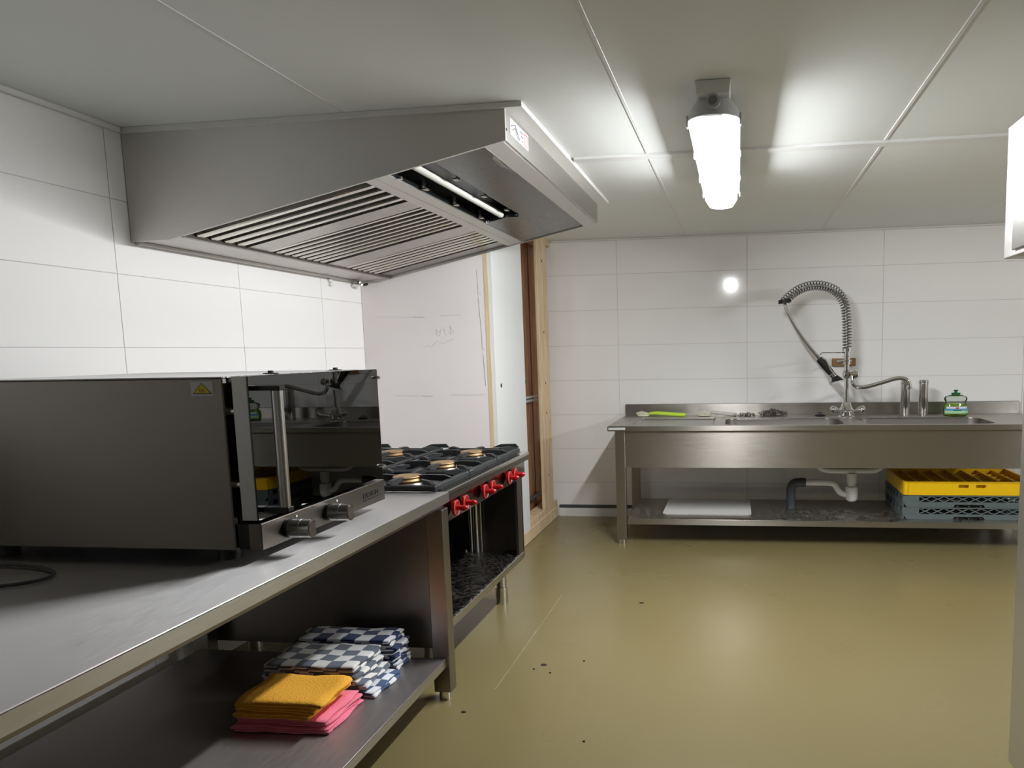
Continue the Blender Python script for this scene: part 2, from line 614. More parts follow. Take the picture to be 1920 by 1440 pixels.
MB().cyl((0.79, 5.35, 1.055), (0.79, 6.1, 1.055), 0.012, n=10).build('conduit', 'grey_pl', wp, True)
MB().cyl((0.79, 5.35, 0.235), (0.79, 6.1, 0.235), 0.016, n=10).build('conduit', 'pipe_grey', wp, True)
for y, z in ((4.80, 1.235), (5.385, 1.235)):
    MB().cyl((PX - 0.004, y, z), (PX + 0.0012, y, z), 0.015, n=12).build('screw_hole', 'black', wp)
for z in (0.42, 0.95, 1.20, 1.62, 2.2):
    MB().cyl((PX - 0.004, 5.95, z), (PX + 0.004, 5.95, z), 0.009, n=8).build('screw', 'speck', wp)


def pencil(pts, r=0.0011):
    MB().tube([(x, PY - 0.0004, z) for x, z in pts], r, n=4).build('pencil_mark', 'pencil', wp)


pencil([(0.10, 1.712), (0.30, 1.706), (0.36, 1.705)], 0.0007)
pencil([(0.36, 1.706), (0.41, 1.702), (0.44, 1.704)], 0.002)
pencil([(0.55, 1.707), (0.70, 1.711)], 0.0007)
pencil([(0.20, 1.180), (0.40, 1.177)], 0.0007)
pencil([(0.40, 1.178), (0.44, 1.174), (0.47, 1.176)], 0.002)
pencil([(0.60, 1.180), (0.80, 1.178), (0.84, 1.180)], 0.0009)
pencil([(0.815, 2.0), (0.818, 1.90), (0.819, 1.84), (0.845, 1.84)], 0.0010)
pencil([(0.818, 1.82), (0.825, 1.70), (0.83, 1.60), (0.832, 1.48), (0.845, 1.478)], 0.0012)
pencil([(0.835, 1.45), (0.838, 1.38), (0.842, 1.30), (0.845, 1.24)], 0.0015)
pencil([(0.53, 1.60), (0.515, 1.62), (0.52, 1.58), (0.54, 1.575), (0.55, 1.62), (0.535, 1.60)], 0.0006)
pencil([(0.565, 1.63), (0.585, 1.58)], 0.0006)
pencil([(0.60, 1.60), (0.62, 1.585), (0.615, 1.64), (0.64, 1.60), (0.62, 1.59)], 0.0006)
pencil([(0.42, 1.50), (0.45, 1.515), (0.47, 1.50), (0.52, 1.54), (0.56, 1.525), (0.64, 1.556)], 0.0006)

# crumbs on the floor
CRUMB_LABELS = ('dark crumb on the floor furthest out towards the sink', 'largest dark crumb of the floor cluster beyond the table leg',
                'tiny crumb just left of the largest floor crumb', 'tiny crumb just right of the largest floor crumb',
                'tiny dark crumb on the floor nearest the bottom edge', 'dark crumb on the floor beside the work table leg foot',
                'tiny lone crumb right of the floor cluster beyond the table leg')
for i, (x, y, s) in enumerate(((1.956, 4.043, 0.016), (1.609, 3.171, 0.016), (1.575, 3.12, 0.006), (1.66, 3.09, 0.006), (1.936, 2.527, 0.006), (1.40, 2.70, 0.012), (1.788, 3.229, 0.005))):
    m = MB()
    m.lathe((x, y, 0), [(s * 0.6, 0.0), (s, 0.002), (s * 0.7, 0.005), (s * 0.2, 0.006)], n=7, sx=1.0, sy=0.5)
    tag(recentre(m.build('crumb', 'speck')), CRUMB_LABELS[i], 'crumb', 'dirt specks on the floor')

# ------------------------------------------------------------------ ceiling lamp
LX0, LX1, LY0, LY1 = 2.335, 2.52, 2.74, 4.14
lx = (LX0 + LX1) / 2


def trough(w0, w1, y0, y1, z0, z1, rnd, n=5):
    """long rounded tray: wide at z1, narrower at z0"""
    a = rrect(lx - w1, y0, lx + w1, y1, rnd, z1, n)
    b = rrect(lx - w1 * 0.98, y0 + 0.012, lx + w1 * 0.98, y1 - 0.012, rnd, (z0 * 0.55 + z1 * 0.45), n)
    c = rrect(lx - w0, y0 + 0.03, lx + w0, y1 - 0.03, rnd * 0.9, z0, n)
    return [a, b, c]


lamp = thing('ceiling_lamp', (lx, (LY0 + LY1) / 2, HC), 'lit white tube lamp on the ceiling between hood and steel fridge', 'lamp', 'ceiling tube lamps')
MB().loft([rrect(LX0 - 0.004, LY0 - 0.012, LX1 + 0.004, LY1 + 0.012, 0.085, 2.286), rrect(LX0, LY0 - 0.008, LX1, LY1 + 0.008, 0.085, 2.318),
           rrect(LX0 + 0.03, LY0 + 0.02, LX1 - 0.03, LY1 - 0.02, 0.05, 2.358), rrect(LX0 + 0.035, LY0 + 0.03, LX1 - 0.035, LY1 - 0.03, 0.05, 2.362)]).build('housing', 'grey_pl', lamp, True)
cov = trough(0.062, 0.086, LY0 + 0.004, LY1 - 0.004, 2.208, 2.2855, 0.08)
MB().loft(cov[:2], cap0=False, cap1=False).build('cover_rim', 'cover_dim', lamp, True, 60)  # upper band added to dim the lamp's bright patches on the ceiling
MB().loft(cov[1:], cap0=False).build('cover', 'cover', lamp, True, 60)
ring_ = lambda y: [Vector((lx + 0.030 * math.cos(2 * math.pi * i / 8), y, 2.240 + 0.018 * math.sin(2 * math.pi * i / 8))) for i in range(8)]
MB().loft([ring_(LY0 + 0.10), ring_(LY1 - 0.07)]).build('light_strip', 'lamp', lamp, True)
for yy in (LY0 + 0.075, LY1 - 0.069):
    box('tube_holder', 'grey_pl', lamp, lx - 0.03, yy, 2.2165, lx + 0.03, yy + 0.024, 2.2855)
for yy in (LY0 - 0.03, LY1 - 0.16):
    MB().prism([(LX0 + 0.030, yy, HC - 0.002), (LX1 - 0.030, yy, HC - 0.002), (LX1 - 0.036, yy, 2.352), (LX0 + 0.036, yy, 2.352)], (0, 0.16, 0)).build('mounting_bracket', 'white_pl', lamp)
MB().cyl((lx, LY0 - 0.028, 2.328), (lx, LY0 + 0.02, 2.332), 0.026, n=20).build('cable_gland', 'grey_pl', lamp, True)
MB().cyl((lx, LY0 - 0.036, 2.328), (lx, LY0 - 0.026, 2.3285), 0.016, n=16).build('gland_nut', 'ink', lamp, True)
for yy in (LY0 + 0.06, LY0 + 0.5, LY0 + 0.95, LY1 - 0.07):
    for s in (-1, 1):
        xe = lx + s * 0.0945
        MB().box(min(xe, xe + s * 0.006), yy, 2.268, max(xe, xe + s * 0.006), yy + 0.03, 2.308).build('clip', 'grey_pl', lamp)
lamp2 = copy_tree(lamp)
lamp2.location.x = 6.4
lamp2.location.y = 2.95
lamp2['label'] = 'lit white tube lamp on the ceiling right of the steel fridge, out of frame'

# ------------------------------------------------------------------ extractor hood
HY0, HY1, HX = 2.807, 4.665, 1.635
SL = 0.2165
uz = lambda x: 1.945 if x < 0.17 else 1.945 + SL * (x - 0.17)
hood = thing('extractor_hood', (0.8, 3.74, 2.385), 'large brushed steel extractor hood slanting out above the stove', 'extractor hood')
ZT = 2.378
for nm, y0, y1 in (('side_panel', HY0, HY0 + 0.012), ('side_panel', HY1 - 0.012, HY1)):
    MB().prism([(0.004, y0, 1.945), (0.17, y0, 1.945), (HX, y0, uz(HX)), (HX, y0, ZT), (0.004, y0, ZT)], (0, y1 - y0, 0)).build(nm, 'st_h', hood)
box('front_panel', 'st', hood, HX - 0.012, HY0 + 0.013, uz(HX), HX, HY1 - 0.013, ZT)
# front lip turned inwards
lipx = 1.545
MB().prism([(lipx, HY0 + 0.013, uz(lipx)), (HX - 0.013, HY0 + 0.013, uz(HX - 0.013)), (HX - 0.013, HY0 + 0.013, uz(HX - 0.013) + 0.006), (lipx, HY0 + 0.013, uz(lipx) + 0.006)], (0, HY1 - HY0 - 0.026, 0)).build('front_lip', 'st_h', hood)
MB().prism([(lipx, HY0 + 0.013, uz(lipx)), (lipx + 0.004, HY0 + 0.013, uz(lipx)), (lipx + 0.004, HY0 + 0.013, uz(lipx) + 0.05), (lipx, HY0 + 0.013, uz(lipx) + 0.05)], (0, HY1 - HY0 - 0.026, 0)).build('lip_flange', 'st_h', hood)
box('top_panel', 'st_dark', hood, 0.004, HY0 + 0.013, ZT - 0.006, HX - 0.013, HY1 - 0.013, ZT)
box('back_panel', 'st_dark', hood, 0.004, HY0 + 0.013, 1.96, 0.012, HY1 - 0.013, ZT - 0.007)
# rail along the wall
MB().prism([(0.004, HY0 + 0.013, 1.948), (0.225, HY0 + 0.013, uz(0.225) + 0.001), (0.225, HY0 + 0.013, uz(0.225) + 0.008), (0.004, HY0 + 0.013, 1.956)], (0, HY1 - HY0 - 0.026, 0)).build('wall_gutter', 'st_h', hood)
MB().prism([(0.225, HY0 + 0.013, uz(0.225) - 0.002), (0.238, HY0 + 0.013, uz(0.238) - 0.002), (0.238, HY0 + 0.013, uz(0.238) + 0.03), (0.225, HY0 + 0.013, uz(0.225) + 0.03)], (0, HY1 - HY0 - 0.026, 0)).build('filter_rail', 'st_dark', hood)
MB().tube([(0.016, HY0 + 0.02, 1.944), (0.016, HY1 - 0.02, 1.944)], 0.011, n=10).build('drip_edge', 'st_h', hood, True)
box('ceiling_collar', 'white_pl', hood, 0.004, HY0 - 0.012, ZT, 1.705, HY1 + 0.02, HC - 0.001)


def slope_plate(name, mat, x0, x1, y0, y1, lift=0.012, th=0.006, parent=None, y1b=None):
    """plate lying in the slanting underside, `lift` above the rim; y1b: far y at x1"""
    y1b = y1 if y1b is None else y1b
    lo = [(x0, y0, uz(x0) + lift), (x1, y0, uz(x1) + lift), (x1, y1b, uz(x1) + lift), (x0, y1, uz(x0) + lift)]
    return MB().loft([[Vector(p) for p in lo], [Vector(p) + Vector((0, 0, th)) for p in lo]]).build(name, mat, parent or hood)


# filters: groups of lengthwise baffles between flat frames
FX0, FX1 = 0.240, 1.045
filters = [(2.83, 3.19, 4), (3.19, 3.95, 8), (3.95, 4.50, 6)]
fstart = [(2.865, 3.205), (3.345, 3.86), (4.065, 4.46)]
for (a, b, n), (s0, s1) in zip(filters, fstart):
    fr = slope_plate('baffle_filter', 'st_black', FX0, FX1, s0 - 0.02, s1 + 0.02, 0.055, 0.004)
    pitch = (s1 - s0) / n
    for k in range(n):
        yc = s0 + pitch * (k + 0.5)
        w = pitch * 0.27
        pr = []
        for x in (FX0 + 0.004, FX1 - 0.004):
            z = uz(x) + 0.006
            pr.append([Vector((x, yc - w, z + 0.024)), Vector((x, yc - w, z + 0.004)), Vector((x, yc - w * 0.6, z)), Vector((x, yc + w * 0.6, z)), Vector((x, yc + w, z + 0.004)), Vector((x, yc + w, z + 0.024))])
        MB().loft(pr).build('slat', 'slat', fr)
for a, b in ((3.215, 3.35), (3.885, 4.06)):
    slope_plate('filter_frame', 'filt', FX0, FX1, a, b, 0.006, 0.02)
slope_plate('end_plate', 'st_dark', FX0, FX1, 4.50, HY1 - 0.013, 0.012, 0.006)
slope_plate('filter_strip', 'st_h', FX1, 1.09, HY0 + 0.013, HY1 - 0.013, 0.004, 0.02)
slope_plate('filter_strip', 'st_h', 1.092, 1.145, HY0 + 0.013, HY1 - 0.013, 0.004, 0.02)
slope_plate('sloping_panel', 'st_slope', 1.335, lipx, HY0 + 0.013, HY1 - 0.013, 0.006, 0.02)
slope_plate('sloping_panel', 'st_slope', 1.146, 1.334, 3.955, HY1 - 0.013, 0.006, 0.02)
# recessed light fitting
lf = slope_plate('light_box', 'st_black', 1.146, 1.334, HY0 + 0.02, 3.95, 0.075, 0.004)
for x in (1.147, 1.330):
    MB().prism([(x, HY0 + 0.02, uz(x) + 0.008), (x + 0.003, HY0 + 0.02, uz(x) + 0.008), (x + 0.003, HY0 + 0.02, uz(x) + 0.074), (x, HY0 + 0.02, uz(x) + 0.074)], (0, 1.12, 0)).build('box_wall', 'st_black', lf)
box('box_wall', 'st_black', lf, 1.147, 3.945, uz(1.147) + 0.03, 1.333, 3.95, uz(1.333) + 0.074)
MB().cyl((1.242, HY0 + 0.03, uz(1.242) + 0.022), (1.242, 3.925, uz(1.242) + 0.022), 0.017, n=16).build('tube', 'tube', lf, True, label='unlit white fluorescent tube')
for y in (3.10, 3.45, 3.80):
    for x, d in ((1.162, 0.018), (1.318, -0.018)):
        MB().box(min(x, x + d), y, uz(x) + 0.004, max(x, x + d), y + 0.035, uz(x) + 0.010).box(x - 0.002, y, uz(x) + 0.004, x + 0.002, y + 0.035, uz(x) + 0.045).build('clip', 'filt', lf)
for x, y in ((1.16, 3.94), (1.32, 3.94), (1.16, 2.9)):
    MB().cyl((x, y, uz(x)), (x, y, uz(x) + 0.012), 0.008, n=8).build('screw', 'chrome', lf)
# torn protective film hanging at the near front corner
MB().poly([(1.50, 2.90, uz(1.5) + 0.02), (1.545, 2.90, uz(1.545) + 0.01), (1.545, 3.10, uz(1.545) - 0.012)]).poly([(1.49, 2.93, uz(1.49) + 0.012), (1.53, 3.20, uz(1.53) + 0.004), (1.545, 3.22, uz(1.545) - 0.004)]).build('film_flap', 'sticker', hood)
# sticker on the front panel
stk = box('sticker', 'sticker', hood, HX, 2.865, 2.300, HX + 0.0012, 3.118, 2.364)
MB().tube([(HX + 0.0015, 2.88, 2.335), (HX + 0.0015, 2.93, 2.352), (HX + 0.0015, 2.99, 2.31)], 0.0026, n=4).build('drawing_line', 'ink', stk)
MB().tube([(HX + 0.0015, 2.90, 2.325), (HX + 0.0015, 2.93, 2.34), (HX + 0.0015, 2.97, 2.305)], 0.002, n=4).build('drawing_line', 'ink', stk)
for k, (a, b) in enumerate(((2.345, 2.355), (2.328, 2.340), (2.312, 2.322))):
    box('print_line', 'ink', stk, HX + 0.0012, 3.0 + 0.01 * k, a, HX + 0.0018, 3.045, b - 0.004)
m = MB()
for a in ((3.058, 2.308, 3.062, 2.356), (3.100, 2.308, 3.104, 2.356), (3.058, 2.353, 3.104, 2.357), (3.058, 2.307, 3.104, 2.311)):
    m.box(HX + 0.0012, a[0], a[1], HX + 0.002, a[2], a[3])
m.build('red_frame', 'lab_red', stk)
for y in (2.82,):
    MB().cyl((HX, y, 2.305), (HX + 0.002, y, 2.305), 0.005, n=8).build('rivet', 'rubber', hood)

# small clamp at the far lower corner of the hood and its wall switch
br = thing('valve_clamp', (0.03, 4.58, 1.88), 'small chrome clamp under the far wall end of the extractor hood', 'clamp')
MB().box(0.012, 4.555, 1.905, 0.085, 4.60, 1.925, bev=0.006).build('base', 'chrome', br)
MB().cyl((0.05, 4.578, 1.925), (0.05, 4.578, 1.942), 0.02, n=12).build('stem', 'chrome', br, True)
MB().cyl((0.085, 4.578, 1.915), (0.11, 4.578, 1.92), 0.008, n=8).build('pin', 'black', br)
MB().cyl((0.0015, 4.578, 1.915), (0.012, 4.578, 1.915), 0.012, n=10).build('wall_plug', 'chrome', br)
sw = thing('wall_clip', (0.0, 4.31, 1.885), 'pair of small white clips on tiled wall under the hood', 'clip')
box('clip', 'white_pl', sw, 0.0012, 4.295, 1.888, 0.016, 4.325, 1.905, bev=0.002)
box('clip', 'white_pl', sw, 0.0012, 4.290, 1.910, 0.016, 4.320, 1.932, bev=0.002)

# ------------------------------------------------------------------ work table
TX, TZ = 1.313, 0.882
TY0, TY1 = 0.30, 2.865
tab = thing('work_table', (0.66, 1.6, 0.0), 'long stainless steel work table carrying the oven along left wall', 'table')
MB().box(0.03, TY0, TZ - 0.004, TX, TY1, TZ, bev=0.0018).build('worktop', 'st_top', tab)
box('front_lip', 'st', tab, TX - 0.012, TY0, TZ - 0.042, TX, TY1, TZ - 0.0045)
box('back_lip', 'st', tab, 0.03, TY0, TZ - 0.042, 0.042, TY1, TZ - 0.0045)
box('end_lip', 'st', tab, 0.043, TY1 - 0.012, TZ - 0.042, TX - 0.013, TY1, TZ - 0.0045)
box('apron_rail', 'st_dark', tab, TX - 0.030, TY0 + 0.02, TZ - 0.061, TX - 0.020, TY1 - 0.014, TZ - 0.0045)
LGX = (0.13, 1.237)
for x in LGX:
    for y in (TY0 + 0.04, 2.790):
        lg = box('leg', 'st_panel', tab, x, y, 0.035, x + 0.075, y + 0.06, TZ - 0.062, bev=0.003)
        MB().cyl((x + 0.037, y + 0.03, 0.0), (x + 0.037, y + 0.03, 0.036), 0.026, n=14).build('foot', 'chrome', lg, True)
SHZ = 0.186
box('shelf', 'st_shelf', tab, 0.165, TY0 + 0.05, SHZ - 0.004, 1.297, 2.788, SHZ, bev=0.0015)
box('shelf_lip', 'st', tab, 1.287, TY0 + 0.05, SHZ - 0.036, 1.297, 2.788, SHZ - 0.0045)
box('shelf_lip', 'st', tab, 0.165, TY0 + 0.05, SHZ - 0.036, 0.175, 2.788, SHZ - 0.0045)

# ------------------------------------------------------------------ oven on the table
OY0, OY1 = 1.822, 2.545
oven = thing('convection_oven', (0.8, 2.18, TZ), 'stainless steel convection oven with dark glass door on work table', 'oven')
OZ0, OZ1 = 0.916, 1.403
OX0, OXB = 0.26, 1.117
box('body_side', 'st_dark', oven, OX0, OY0, OZ0, OXB, OY0 + 0.02, OZ1 - 0.004, bev=0.003)
box('body_side', 'st_dark', oven, OX0, OY1 - 0.02, OZ0, OXB, OY1, OZ1 - 0.004, bev=0.003)
box('body_top', 'st_top', oven, OX0, OY0, OZ1 - 0.0035, OXB, OY1, OZ1)
box('body_back', 'st_dark', oven, OX0, OY0 + 0.021, OZ0, OX0 + 0.01, OY1 - 0.021, OZ1 - 0.004)
box('body_bottom', 'st_dark', oven, OX0 + 0.011, OY0 + 0.021, OZ0, OXB, OY1 - 0.021, OZ0 + 0.012)
box('cavity_back', 'st_black', oven, 0.55, OY0 + 0.10, 1.02, 0.56, OY1 - 0.08, 1.37)
box('cavity_floor', 'st_black', oven, 0.561, OY0 + 0.06, 1.012, OXB, OY1 - 0.06, 1.018)
box('front_frame', 'black', oven, OXB - 0.012, OY0 + 0.021, OZ0 + 0.013, OXB + 0.004, OY0 + 0.06, OZ1 - 0.005)
box('front_frame', 'black', oven, OXB - 0.012, OY1 - 0.06, OZ0 + 0.013, OXB + 0.004, OY1 - 0.021, OZ1 - 0.005)
box('front_frame', 'black', oven, OXB - 0.012, OY0 + 0.0605, OZ1 - 0.04, OXB + 0.004, OY1 - 0.0605, OZ1 - 0.005)
for y in (OY0 + 0.09, OY1 - 0.09):
    for z in (1.10, 1.19, 1.28):
        MB().cyl((0.565, y, z), (1.10, y, z), 0.005, n=6).build('rack_guide', 'st_bright', oven)
# control panel below the door
box('control_panel', 'st_ctrl', oven, 1.155, OY0 + 0.006, OZ0, 1.195, OY1, 0.992, bev=0.002)
box('panel_housing', 'black', oven, OXB + 0.005, OY0 + 0.008, OZ0 + 0.002, 1.1545, OY1 - 0.004, 0.990)
for k, y in enumerate((1.945, 2.160)):
    z = 0.953
    kb = MB().cyl((1.1955, y, z), (1.208, y, z), 0.029, n=20).build('knob', 'black', oven, True)
    MB().cyl((1.2085, y, z), (1.243, y, z), 0.028, n=28).build('knob_body', 'st_bright', kb, True)
    ring = []
    for i in range(24):
        a = 2 * math.pi * i / 24
        yy, zz = 0.027 * math.cos(a), 0.027 * math.sin(a)
        yy = min(yy, 0.015)
        ring.append(Vector((1.243, y + yy, z + zz)))
    MB().prism(ring, (0.032, 0, 0)).build('grip', 'st_bright', kb, True)
    MB().prism([p * 1.0 + Vector((0.0322, 0, 0)) + (Vector((1.243, y, z)) - p) * 0.16 for p in ring], (0.0015, 0, 0)).build('grip_face', 'knob_face', kb)
    box('pointer', 'black', kb, 1.2745, y + 0.004, z + 0.016, 1.2775, y + 0.007, z + 0.02)
for y in (1.99, 2.215):
    MB().cyl((1.195, y, 0.978), (1.1975, y, 0.978), 0.004, n=10).build('indicator', 'white_pl', oven)
text_mesh('brand_text', 'DESIGN', 0.027, 'black', oven, (1.1955, 2.385, 0.948), (0, 1, 0), (0, 0, 1), 0.0006, 1.18)
MB().prism([(1.1953, 2.385, 0.9425), (1.1953, 2.515, 0.9425), (1.1953, 2.515, 0.9405), (1.1953, 2.385, 0.9385)], (0.0008, 0, 0)).build('brand_underline', 'black', oven)
# door, standing off the body
DX0, DX1 = 1.143, 1.193
dr = box('door', 'st', oven, DX0, OY0 + 0.001, 1.002, DX1 - 0.004, OY0 + 0.019, OZ1, bev=0.0015)
box('door_frame', 'black', dr, DX0, OY0 + 0.0195, 1.002, DX1 - 0.005, OY0 + 0.05, OZ1 - 0.001)
box('door_frame', 'black', dr, DX0, OY1 - 0.05, 1.002, DX1 - 0.005, OY1 - 0.004, OZ1 - 0.001)
box('door_frame', 'black', dr, DX0, OY0 + 0.0505, OZ1 - 0.03, DX1 - 0.005, OY1 - 0.0505, OZ1 - 0.001)
box('door_frame', 'black', dr, DX0, OY0 + 0.0505, 1.002, DX1 - 0.005, OY1 - 0.0505, 1.03)
box('door_backing', 'st_black', dr, DX0 + 0.001, OY0 + 0.0505, 1.0305, DX0 + 0.006, OY1 - 0.0505, OZ1 - 0.031)
box('pane', 'glass', dr, DX1 - 0.0038, OY0 + 0.001, 1.002, DX1, OY1 - 0.004, OZ1, bev=0.0008, label='dark tinted glass pane')
box('pane_edge', 'chrome', dr, DX1 - 0.004, OY1 - 0.0038, 1.004, DX1 + 0.0005, OY1 - 0.0015, OZ1 - 0.002)
HHY = 1.860
hd = MB().tube([(1.251, HHY, 1.036), (1.251, HHY, 1.362)], 0.0155, n=20).build('handle', 'st_bright', dr, True)
box('bracket', 'black', hd, DX1 + 0.0005, HHY - 0.014, 1.3625, 1.268, HHY + 0.014, 1.376, bev=0.002)
box('bracket', 'black', hd, DX1 + 0.0005, HHY - 0.014, 1.022, 1.268, HHY + 0.014, 1.0355, bev=0.002)
for z in (1.306, 1.10):
    MB().cyl((OXB + 0.0005, OY0 + 0.026, z), (DX0 - 0.0005, OY0 + 0.026, z), 0.012, n=12).build('latch', 'chrome', oven, True)
for z in (1.372, 1.045):
    MB().lathe((DX1 + 0.004, OY1 - 0.012, z), [(0.003, -0.006), (0.008, -0.002), (0.008, 0.002), (0.003, 0.006)], n=10, sx=2.0).build('hinge_pin', 'st_bright', dr, True)
for y, x in ((2.06, 1.10), (2.44, 1.09)):
    MB().lathe((x, y, OZ1), [(0.022, 0.0), (0.022, 0.003), (0.008, 0.004), (0.008, 0.010)], n=12).build('vent_cap', 'rubber', oven, True)
# warning sticker: yellow triangle with three heat waves
ws = box('warning_label', 'sticker', oven, 1.022, OY0 - 0.0008, 1.351, 1.089, OY0, 1.391)
yq = OY0 - 0.0008
MB().prism([(1.028, yq, 1.357), (1.086, yq, 1.357), (1.056, yq, 1.387)], (0, -0.0006, 0)).build('triangle_edge', 'black', ws)
MB().prism([(1.032, yq - 0.0006, 1.3588), (1.082, yq - 0.0006, 1.3588), (1.0562, yq - 0.0006, 1.3845)], (0, -0.0005, 0)).build('triangle', 'warn', ws)
for k in range(3):
    xx = 1.0500 + 0.0055 * k
    MB().tube([(xx + 0.0013 * math.sin(t * 1.3), yq - 0.0014, 1.3615 + 0.0018 * t) for t in range(6)], 0.0007, n=4).build('heat_wave', 'black', ws)
for x in (0.33, 1.06):
    for y in (OY0 + 0.05, OY1 - 0.06):
        MB().cyl((x, y, TZ), (x, y, OZ0), 0.032, 0.028, n=16).build('foot', 'black', oven, True)

# cable loop on the table
pts = []
for k in range(26):
    a = math.radians(-150 + 300 * k / 25)
    pts.append((0.47 + 0.245 * math.cos(a), 1.628 + 0.105 * math.sin(a), TZ + 0.007))
pts = [(0.18, 1.45, TZ + 0.007)] + pts + [(0.22, 1.80, TZ + 0.007), (0.12, 1.86, TZ + 0.007)]
tag(recentre(MB().tube(bez(pts, 3), 0.0045, n=8).build('power_cable', 'rubber', None, True)), 'dark power cable looped on work table beside the oven', 'cable')

# ------------------------------------------------------------------ stove
GY0, GY1, GX, GZ = 2.872, 4.09, 1.302, 0.881
stove = thing('gas_stove', (0.7, 3.48, 0.0), 'six burner stainless steel gas stove with red knobs and open base', 'stove')
BX = 1.265
BY1 = 4.04
top = MB().box(0.12, GY0, GZ - 0.02, GX, GY1, GZ, bev=0.003).build('cooktop', 'st_bright', stove)
box('cooktop_edge', 'st_ctrl', stove, GX - 0.012, GY0 + 0.002, GZ - 0.045, GX - 0.002, GY1 - 0.002, GZ - 0.0205)
box('cooktop_edge', 'st', stove, 0.13, GY1 - 0.012, GZ - 0.045, GX - 0.013, GY1 - 0.002, GZ - 0.0205)
box('burner_tray', 'st_black', stove, 0.16, GY0 + 0.03, GZ, 1.262, GY1 - 0.03, GZ + 0.003)
MB().prism([(BX + 0.005, GY0 + 0.006, 0.745), (BX + 0.022, GY0 + 0.006, 0.745), (BX + 0.022, GY0 + 0.006, GZ - 0.046), (BX + 0.005, GY0 + 0.006, GZ - 0.046)], (0, BY1 - GY0 - 0.006, 0)).build('control_panel', 'st_mirror', stove)
box('body_side', 'st_dark', stove, 0.15, GY0 + 0.006, 0.19, BX + 0.004, GY0 + 0.022, GZ - 0.021)
box('body_side', 'st_ctrl', stove, 0.15, BY1 - 0.016, 0.27, BX + 0.004, BY1, GZ - 0.021)
box('body_back', 'st_black', stove, 0.15, GY0 + 0.0225, 0.27, 0.165, BY1 - 0.0165, GZ - 0.021)
box('base_shelf', 'st_ctrl', stove, 0.166, GY0 + 0.0225, 0.29, BX - 0.012, BY1 - 0.0165, 0.297)
box('bottom_rail', 'st', stove, BX - 0.0115, GY0 + 0.0225, 0.262, BX + 0.006, BY1 - 0.0165, 0.300, bev=0.002)
box('door_post', 'st_dark', stove, BX - 0.0115, BY1 - 0.10, 0.3005, BX + 0.003, BY1 - 0.0165, 0.744)
for x, r in ((0.960, 0.012), (0.993, 0.016), (1.022, 0.006)):  # chrome pipes added for bright streaks, in place of reflected lamp light
    MB().cyl((x, BY1 - 0.034, 0.2975), (x, BY1 - 0.034, 0.744), r, n=14).build('streak_pipe', 'chrome', stove, True)
MB().lathe((0.93, BY1 - 0.05, 0.2975), [(0.012, 0), (0.012, 0.012), (0.006, 0.02)], n=10).build('gas_nozzle', 'chrome', stove, True)
for x in (0.28, 1.14):
    for y in (GY0 + 0.12, BY1 - 0.06):
        ft = MB().cyl((x, y, 0.0), (x, y, 0.10), 0.036, n=18).build('foot', 'st_bright', stove, True)
        MB().cyl((x, y, 0.1005), (x, y, 0.20 if y < 3 else 0.29), 0.030, n=18).build('foot_tube', 'st', ft, True)
for j, yb in enumerate((3.03, 3.43, 3.83)):
    for i, xb in enumerate((1.055, 0.595)):
        bn = MB().lathe((xb, yb, GZ + 0.003), [(0.085, 0.0), (0.08, 0.010), (0.06, 0.014)], n=24).build('burner', 'st_bright', stove, True)
        MB().lathe((xb, yb, GZ + 0.003), [(0.060, 0.0145), (0.066, 0.018), (0.058, 0.028), (0.050, 0.030)], n=28).build('flame_ring', 'brass', bn, True)
        MB().lathe((xb, yb, GZ + 0.003), [(0.060, 0.0305), (0.064, 0.033), (0.060, 0.037), (0.02, 0.038)], n=28).build('burner_cap', 'brass', bn, True)
        g = MB()
        hx, hy, zt = 0.215, 0.193, GZ + 0.046
        zb = GZ + 0.006
        # rim frame
        for a in ((-hx, -hy, hx, -hy + 0.022), (-hx, hy - 0.022, hx, hy), (-hx, -hy + 0.022, -hx + 0.026, hy - 0.022), (hx - 0.026, -hy + 0.022, hx, hy - 0.022)):
            g.box(xb + a[0], yb + a[1], zb, xb + a[2], yb + a[3], zb + 0.024, bev=0.005)
        gr = g.build('pan_support', 'iron', stove)
        for dx, dy in ((1, 0), (-1, 0), (0, 1), (0, -1)):
            L = hx if dx else hy
            prof = [(L - 0.012, zb + 0.010), (L - 0.012, zt - 0.012), (L - 0.04, zt - 0.002), (0.10, zt), (0.055, zt - 0.004), (0.055, zt - 0.016), (0.11, zt - 0.024), (L - 0.03, zb + 0.010)]
            w = 0.010
            pp = []
            for s in (-w, w):
                pp.append([Vector((xb + dx * p + abs(dy) * s, yb + dy * p + abs(dx) * s, z)) for p, z in prof])
            MB().loft(pp).build('finger', 'iron', gr)
        for sx, sy in ((1, 1), (-1, 1), (1, -1), (-1, -1)):
            prof = [(1.0, zb + 0.012), (1.0, zt - 0.012), (0.84, zt - 0.001), (0.62, zt - 0.004), (0.62, zt - 0.014), (0.8, zb + 0.012)]
            d = Vector((sx * (hx - 0.015), sy * (hy - 0.012), 0))
            s_ = Vector((-d.y, d.x, 0)).normalized() * 0.008
            MB().loft([[Vector((xb, yb, z)) + d * p + q for p, z in prof] for q in (-s_, s_)]).build('corner_finger', 'iron', gr)
